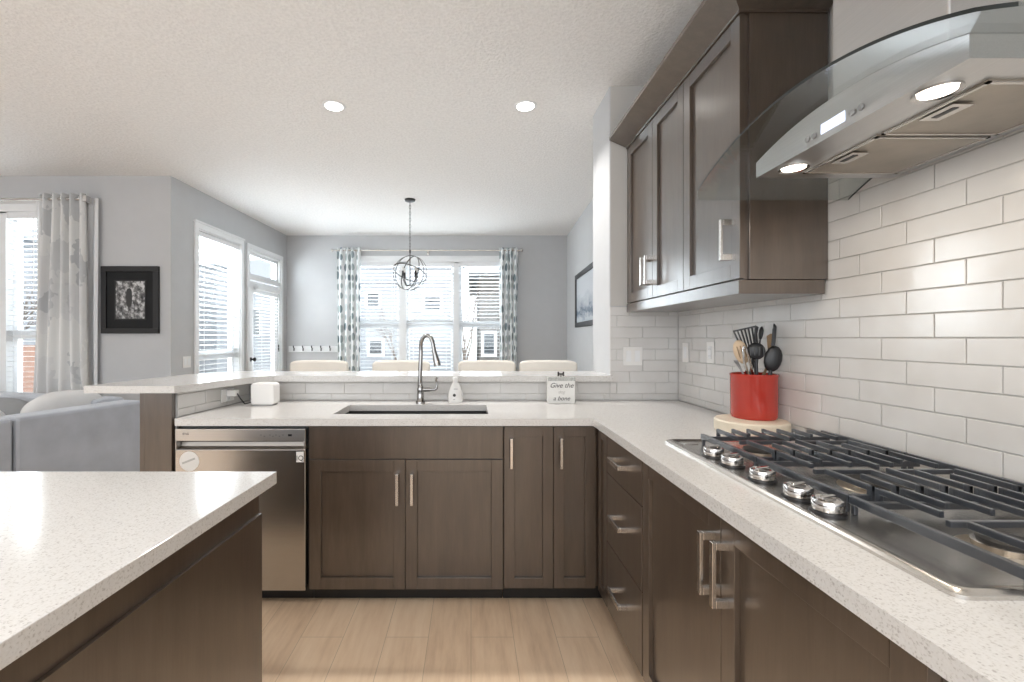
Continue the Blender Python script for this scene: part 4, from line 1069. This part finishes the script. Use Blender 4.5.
# ------------------------------------------------------------------ wall hooks, pictures
r = thing('coat_rack', 'white wall board with a row of coat hooks left of the dining window', 'coat rack', ((313-VX)*sx, YD, H+(VY-349)*sx))
za_, zb_ = H+(VY-352)*sx, H+(VY-346)*sx
obj('board', box(NB(), (289-VX)*sx, (338-VX)*sx, YD-0.02, YD, za_, zb_), M_TRIM, r, bevel=0.003)
for k in range(5):
    x = (295+k*9-VX)*sx; z = (za_+zb_)/2
    bm = NB(); tube(bm, [(x, YD-0.02, z+0.01), (x, YD-0.055, z+0.012), (x, YD-0.068, z+0.05)], [0.008, 0.007, 0.01], 8); tube(bm, [(x, YD-0.02, z-0.01), (x, YD-0.045, z-0.025), (x, YD-0.055, z-0.005)], [0.008, 0.006, 0.008], 8); obj('hook', bm, M_BLKMETAL, r, smooth=True)
def picture(name, label, M, w_, h_, fw, mw, art, fm, group=None):
    r = thing(name, label, 'picture', M.translation, 0, group)
    bm = NB()
    for q in ((-w_/2, w_/2, h_/2-fw, h_/2), (-w_/2, w_/2, -h_/2, -h_/2+fw), (-w_/2, -w_/2+fw, -h_/2+fw, h_/2-fw), (w_/2-fw, w_/2, -h_/2+fw, h_/2-fw)): box(bm, q[0], q[1], -0.03, 0, q[2], q[3], 0, M)
    obj('frame', bm, fm, r, bevel=0.002)
    if mw: obj('mount', box(NB(), -w_/2+fw, w_/2-fw, -0.014, -0.004, -h_/2+fw, h_/2-fw, 0, M), M_MATBLK, r)
    bm = NB(); uv = bm.loops.layers.uv.new('UVMap'); a, b = w_/2-fw-mw, h_/2-fw-mw*1.1
    v = [bm.verts.new(M @ Vector((x, -0.0155, z))) for x, z in ((-a, -b), (a, -b), (a, b), (-a, b))]
    fc = bm.faces.new(v)
    for l, q in zip(fc.loops, ((0, 0), (1, 0), (1, 1), (0, 1))): l[uv].uv = q
    obj('print', bm, art, r)
    if mw:
        bm = NB(); e = 0.012
        for q in ((-a-e, a+e, b, b+e), (-a-e, a+e, -b-e, -b), (-a-e, -a, -b, b), (a, a+e, -b, b)): box(bm, q[0], q[1], -0.02, -0.014, q[2], q[3], 0, M)
        obj('fillet', bm, fm, r)
    return r
picture('framed_picture', 'black-framed monochrome photograph of a ruin on the living room wall', Mwall(((131.5-VX)*sl, YL, H+(VY-300)*sl), (1, 0, 0)), 57*sl, 67*sl, 0.05, 0.085, M_PHOTO, M_FRAMEBLK)
py0 = 5.08; pc = Vector((XR(5.5), 5.5, 1.82)); y1_ = 5.96
k_ = 106/F; y1_ = (dr0.x-kd*dr0.y)/(k_-kd)
zt_, zb_ = H+(VY-276)*y1_/F, H+(VY-327.5)*y1_/F
wd_ = 1.35; ym = y1_-wd_/2
picture('framed_picture', 'dark-framed misty landscape on the right dining room wall, half hidden by the column', Mwall((XR(ym), ym, (zt_+zb_)/2), (-kd, -1, 0)), wd_, zt_-zb_, 0.06, 0, M_MTN, M_FRAMEBLK)

# ------------------------------------------------------------------ ceiling lights and chandelier
cans = [((334, 106), 'round recessed ceiling light, left of the pair'), ((525.5, 106), 'round recessed ceiling light, right of the pair')]
can0 = None
for i, ((px, py), lab) in enumerate(cans):
    p = U(px, py, ZC)
    if can0 is None:
        r = thing('ceiling_light', lab, 'ceiling light', (p.x, p.y, ZC), 0, 'recessed ceiling lights')
        bm = NB(); lathe(bm, [(0.058, -0.004), (0.075, -0.006), (0.078, 0)], (0, 0, 0), 32, cap=False); obj('trim_ring', bm, M_TRIM, r, local=True, smooth=True)
        bm = NB(); lathe(bm, [(0.058, -0.005), (0.058, -0.0005)], (0, 0, 0), 32); obj('diffuser', bm, M_LAMP, r, local=True)
        can0 = r
    else:
        r = dup(can0, (p.x, p.y, ZC), label=lab)
    area('ceiling_light_glow', (p.x, p.y, ZC-0.02), (0, 0, 0), 0.12, 0.12, E_CAN, (1, 0.968, 0.93), spread=math.radians(118), shape='DISK')
for (x, y) in ((-1.7, 0.3), (-0.2, -0.7), (-1.7, -1.5), (0.2, -1.9), (-4.3, 2.4), (-4.3, 0.2)):  # unseen extra ceiling lights, added to brighten the rooms
    r = dup(can0, (x, y, ZC), label='added round recessed ceiling light for extra brightness, out of view')
    area('ceiling_light_glow', (x, y, ZC-0.02), (0, 0, 0), 0.12, 0.12, E_CAN*(1.0 if x > -3 else 1.5), (1, 0.968, 0.93), spread=math.radians(118), shape='DISK')
def chandelier():
    p = U(410, 199.5, ZC); s = F/p.y; Z = lambda py: H+(VY-py)/s
    r = thing('chandelier', 'dark metal orb chandelier hanging in front of the dining room window', 'chandelier', (p.x, p.y, Z(292)))
    c = Vector((p.x, p.y, Z(273))); R = 17.6/s
    bm = NB(); lathe(bm, [(0.02, -0.03), (0.055, -0.02), (0.062, 0)], (p.x, p.y, ZC), 24); obj('ceiling_canopy', bm, M_BLKMETAL, r, smooth=True)
    bm = NB(); z = ZC-0.03; k = 0
    while z > c.z+R+0.05:
        ax = Vector((1, 0, 0)) if k % 2 else Vector((0, 1, 0))
        tube(bm, [Vector((p.x, p.y, z-0.02))+ax*0.009*math.cos(a)+Vector((0, 0, 0.022*math.sin(a))) for a in [2*PI*q/10 for q in range(10)]], 0.0028, 6, closed=True); z -= 0.036; k += 1
    obj('chain', bm, M_CHAND, r)
    bm = NB(); tube(bm, [(p.x, p.y, c.z+R+0.06), (p.x, p.y, c.z-R*0.75)], 0.006, 8); obj('stem', bm, M_CHAND, r, smooth=True)
    for (az, tilt) in ((1.40, 0.05), (0.62, 0.22), (2.35, -0.25), (0.9, PI/2+0.45)):
        bm = NB(); Rm = Matrix.Rotation(az, 3, 'Z') @ Matrix.Rotation(tilt, 3, 'Y'); n = 48
        ring = [[], [], [], []]
        for q in range(n):
            a = 2*PI*q/n
            for j, (rr, ww) in enumerate(((R, -0.0045), (R, 0.0045), (R-0.005, 0.0045), (R-0.005, -0.0045))):
                ring[j].append(bm.verts.new(c+Rm @ Vector((ww, rr*math.cos(a), rr*math.sin(a)))))
        for q in range(n):
            for j in range(4): bm.faces.new((ring[j][q], ring[j][(q+1) % n], ring[(j+1) % 4][(q+1) % n], ring[(j+1) % 4][q]))
        obj('orb_ring', bm, M_CHAND, r)
    for k in range(4):
        a = PI/4+k*PI/2; e = c+Vector((math.cos(a)*0.10, math.sin(a)*0.10, -0.05))
        bm = NB(); tube(bm, [(p.x, p.y, c.z-R*0.72), c+Vector((math.cos(a)*0.06, math.sin(a)*0.06, -R*0.72)), e+Vector((0, 0, -0.02)), e], 0.005, 8); arm = obj('arm', bm, M_CHAND, r, smooth=True)
        bm = NB(); lathe(bm, [(0.006, 0), (0.022, 0.006), (0.012, 0.012), (0.011, 0.065)], e, 14); obj('candle_sleeve', bm, M_BLKMETAL, arm, smooth=True)
        bm = NB(); ellipsoid(bm, e+Vector((0, 0, 0.09)), (0.014, 0.014, 0.028), n=12); obj('bulb', bm, M_PLASTIC, arm, smooth=True)
chandelier()

# ------------------------------------------------------------------ bar stools behind the ledge
def stool():
    r = thing('bar_stool', 'x', 'bar stool', (0, 0, 0), 0, 'cream upholstered bar stools')
    # local: seat faces -Y, back at +Y
    zt_ = 1.118
    bm = NB(); w_ = 0.235; outline = []
    for k in range(0, 13):
        a = PI*k/12; outline.append((w_*math.copysign(abs(math.cos(a))**0.35, math.cos(a)) if abs(math.cos(a)) > 1e-6 else 0, zt_-0.05+0.05*math.sin(a)**0.6 if math.sin(a) > 0 else zt_-0.05))
    outline += [(-w_+0.01, 0.72), (w_-0.01, 0.72)]
    ngon_plate(bm, outline, Matrix.Translation((0, 0.22, 0)), 0.07); obj('backrest', bm, M_CREAM, r, local=True, bevel=0.015)
    bm = NB(); box(bm, -w_+0.01, w_-0.01, -0.22, 0.19, 0.64, 0.74); obj('seat', bm, M_CREAM, r, local=True, bevel=0.02)
    for x in (-1, 1):
        for y in (-1, 1):
            bm = NB(); tube(bm, [(x*0.21, y*0.19, 0), (x*0.19, y*0.17, 0.64)], [0.014, 0.02], 8); obj('leg', bm, M_BLKMETAL, r, local=True, smooth=True)
    bm = NB()
    for a, b in (((-0.2, -0.18), (0.2, -0.18)), ((-0.2, 0.18), (0.2, 0.18)), ((-0.2, -0.18), (-0.2, 0.18)), ((0.2, -0.18), (0.2, 0.18))): tube(bm, [(a[0], a[1], 0.25), (b[0], b[1], 0.25)], 0.009, 6)
    obj('footrest', bm, M_BLKMETAL, r, local=True, smooth=True)
    return r
st0 = stool()
Ys = 3.47
labs = ['cream upholstered bar stool behind the ledge, nearest the leaf-print curtain at left', 'cream upholstered bar stool behind the ledge, directly behind the faucet', 'cream upholstered bar stool behind the ledge, right of the white soap bottle', 'cream upholstered bar stool behind the ledge, behind the small white sign']
for i, (pa, pb) in enumerate(((287, 350), (371, 431), (456, 517.5), (519, 578))):
    x = ((pa+pb)/2-VX)*(Ys+0.2)/F
    o = st0 if i == 0 else dup(st0)
    o.location = (x, Ys, 0); o['label'] = labs[i]

# ------------------------------------------------------------------ sofa
def sofa():
    A = Vector((-2.52, 3.47, 0)); ang = math.atan2(-0.965, -0.263)   # local +x runs along the back towards the camera
    r = thing('sectional_sofa', 'grey fabric sectional sofa seen from behind, left of the peninsula', 'sofa', A, ang)
    # local frame: x = along back (towards camera), y = right-hand side -> check sign: seat side is local -y rotated
    # rotation by ang: local y -> (-sin, cos) = (0.965,-0.263): towards kitchen, so the seats lie at negative y
    hB = 0.82
    for (a, b) in ((0.0, 0.80), (0.81, 2.3)):
        obj('back', box(NB(), a, b, -0.20, 0, 0.08, hB), M_SOFA, r, local=True, bevel=0.02)
        obj('seat', box(NB(), a, b, -0.95, -0.2, 0.10, 0.42), M_SOFA, r, local=True, bevel=0.03)
    obj('back', box(NB(), -0.02, 0.20, -2.6, -0.21, 0.08, hB+0.02), M_SOFA, r, local=True, bevel=0.03)
    obj('seat', box(NB(), 0.2, 0.95, -2.6, -0.96, 0.10, 0.42), M_SOFA, r, local=True, bevel=0.03)
    for x, y in ((0.1, -0.1), (2.2, -0.1), (2.2, -0.85), (0.1, -2.5), (0.85, -2.5)):
        obj('foot', box(NB(), x-0.03, x+0.03, y-0.03, y+0.03, 0, 0.1), M_BLACK, r, local=True)
    return r, A, ang
so, A, ang = sofa()
def cushion(name, label, loc, rx, rz, w_, h_, d_, mat, group='loose sofa cushions'):
    r = thing(name, label, 'cushion', loc, rz, group)
    bm = NB(); nx = 20
    def sh(u, v):
        a = abs(u)**2.6+abs(v)**2.6; return max(0, 1-a**1.3)**0.5
    g = {}
    for s_ in (1, -1):
        for i in range(nx+1):
            for j in range(nx+1):
                u = -1+2*i/nx; v = -1+2*j/nx
                k = 1-0.06*(1-abs(u))*(abs(v)**4)-0.0
                x = u*w_/2*(1-0.16*v**4); z = v*h_/2*(1-0.30*abs(u)**3.2)
                y = s_*d_/2*((1-u**4)*(1-v**4))**0.5
                g[(s_, i, j)] = bm.verts.new((x, y, z+h_/2))
        for i in range(nx):
            for j in range(nx): bm.faces.new((g[(s_, i, j)], g[(s_, i+1, j)], g[(s_, i+1, j+1)], g[(s_, i, j+1)]))
    bmesh.ops.remove_doubles(bm, verts=bm.verts[:], dist=0.0005)
    bm.transform(Matrix.Rotation(rx, 4, 'X'))
    o = obj('cover', bm, mat, r, local=True, smooth=True)
    return r
def soloc(x, y, z): 
    R = Matrix.Rotation(ang, 4, 'Z'); v = A+R @ Vector((x, y, 0)); return (v.x, v.y, z)
cushion('sofa_cushion', 'large light grey back cushion rising above the sofa back beside the ledge', soloc(0.30, -0.32, 0.43), 0.10, ang, 0.56, 0.49, 0.2, M_CUSH)
cushion('sofa_cushion', 'pale grey cushion at the left edge of the picture, partly cut off', soloc(0.93, -0.33, 0.43), 0.10, ang, 0.6, 0.47, 0.2, M_CUSH)
cushion('sofa_cushion', 'darker grey cushion between the two pale cushions on the sofa', soloc(0.36, -0.95, 0.43), -0.12, ang+PI/2, 0.60, 0.42, 0.18, M_SOFAD)

# ------------------------------------------------------------------ outside
struct('floor_outside', box(NB(), -40, 40, YD+0.2, 60, -0.65, -0.6), M_SNOW)
struct('floor_outside_left', box(NB(), -60, -6.8, -20, YD+0.2, -0.65, -0.6), M_SNOW)
struct('floor_deck', box(NB(), -6.6, -3.1, YL+0.2, YD+0.18, -0.65, -0.06), M_SNOW)
def house(label, x0, x1, y0, y1, h, mat, wins, face='-Y', roof=1.6):
    r = thing('neighbour_house', label, 'house', ((x0+x1)/2, (y0+y1)/2, -0.6))
    bm = NB(); n = int((h+0.6)/0.18)
    box(bm, x0+0.03, x1-0.03, y0+0.03, y1-0.03, -0.6, h)
    for k in range(n):   # lapped siding boards
        z = -0.6+k*0.18
        box(bm, x0, x1, y0, y1, z, z+0.165)
    obj('siding', bm, mat, r)
    bm = NB(); yc = (y0+y1)/2
    v = [bm.verts.new(c) for c in ((x0-0.4, y0-0.4, h), (x1+0.4, y0-0.4, h), (x1+0.4, y1+0.4, h), (x0-0.4, y1+0.4, h), (x0-0.4, yc, h+roof), (x1+0.4, yc, h+roof))]
    for q in ((0, 1, 5, 4), (2, 3, 4, 5), (0, 4, 3), (1, 2, 5), (0, 3, 2, 1)): bm.faces.new([v[i] for i in q])
    obj('roof', bm, M_SNOW, r)
    for (a, b, z0, z1) in wins:
        bm = NB()
        if face == '-Y':
            box(bm, a-0.1, b+0.1, y0-0.06, y0+0.01, z0-0.1, z1+0.1); wf = obj('window_frame', bm, M_TRIM, r)
            bm = NB(); box(bm, a, b, y0-0.07, y0-0.06, z0, z1); box(bm, (a+b)/2-0.03, (a+b)/2+0.03, y0-0.09, y0-0.07, z0, z1); obj('pane', bm, M_WINDARK, wf)
        else:
            box(bm, x1-0.01, x1+0.06, a-0.1, b+0.1, z0-0.1, z1+0.1); wf = obj('window_frame', bm, M_TRIM, r)
            bm = NB(); box(bm, x1+0.06, x1+0.07, a, b, z0, z1); obj('pane', bm, M_WINDARK, wf)
    return r
HY = 17.0; hs = HY/F
hx = lambda px: (px-VX)*hs
hz = lambda py: H+(VY-py)*hs
house('white-sided house seen through the left part of the dining window', hx(330), hx(452), HY, HY+8, 5.2, M_SIDW, [(hx(368), hx(379), hz(306), hz(294)), (hx(370), hx(382), hz(354), hz(341)), (hx(425), hx(440), hz(312), hz(296))])
house('beige-sided house seen through the right part of the dining window', hx(479), hx(600), HY-1, HY+7, hz(278), M_SIDB, [(hx(484)*0.94, hx(494)*0.94, hz(353), hz(334)), (hx(505), hx(515), hz(320), hz(295))])
house('pale house with red-brown lower storey seen through the living room window', -24, -14.5, 14, 22, 4.5, M_SIDW, [(-19.5, -18.3, 2.2, 3.4), (-16.8, -15.8, 2.2, 3.4)])
bm = NB(); box(bm, -24, -12, 12.4, 12.6, -0.6, 1.1); tag(obj('garden_fence', bm, M_BRICK), 'low red-brown boundary fence beyond the living room window', 'fence')
house('pale house seen through the tall window and the patio door', -21, -13, 23, 36, 5.0, M_SIDW, [(26, 27.5, 1.5, 3.0), (31, 32.5, 1.5, 3.0)], face='+X')
def tree(label, x, y, h, seed):
    rnd = random.Random(seed); bm = NB()
    def br(p, d, L, rad, lv):
        q = p+d*L; m = p+d*L*0.5+Vector((rnd.uniform(-1, 1), rnd.uniform(-1, 1), 0))*L*0.05
        tube(bm, [p, m, q], [rad, rad*0.8, rad*0.6], 6)
        if lv == 0: return
        for k in range(4):
            nd = (d+Vector((rnd.uniform(-1, 1), rnd.uniform(-1, 1), rnd.uniform(0.0, 0.9)))*0.75).normalized()
            br(p+(q-p)*rnd.uniform(0.5, 1), nd, L*rnd.uniform(0.5, 0.72), rad*0.5, lv-1)
    r = thing('bare_tree', label, 'tree', (x, y, -0.6), 0, 'bare winter trees outside')
    br(Vector((x, y, -0.6)), Vector((0, 0, 1)), h*0.45, 0.055, 3)
    obj('branches', bm, M_BARK, r)
tree('slim bare tree outside the right part of the dining window', hx(465)*0.65, 11.0, 4.2, 3)
tree('slim bare tree outside the left part of the dining window', hx(385)*0.6, 12.0, 3.4, 5)
tree('bare bush-like tree outside the tall window beside the patio door', -7.2, 10.6, 3.2, 8)
tree('bare tree outside the living room window', -10.2, 9.8, 4.0, 11)
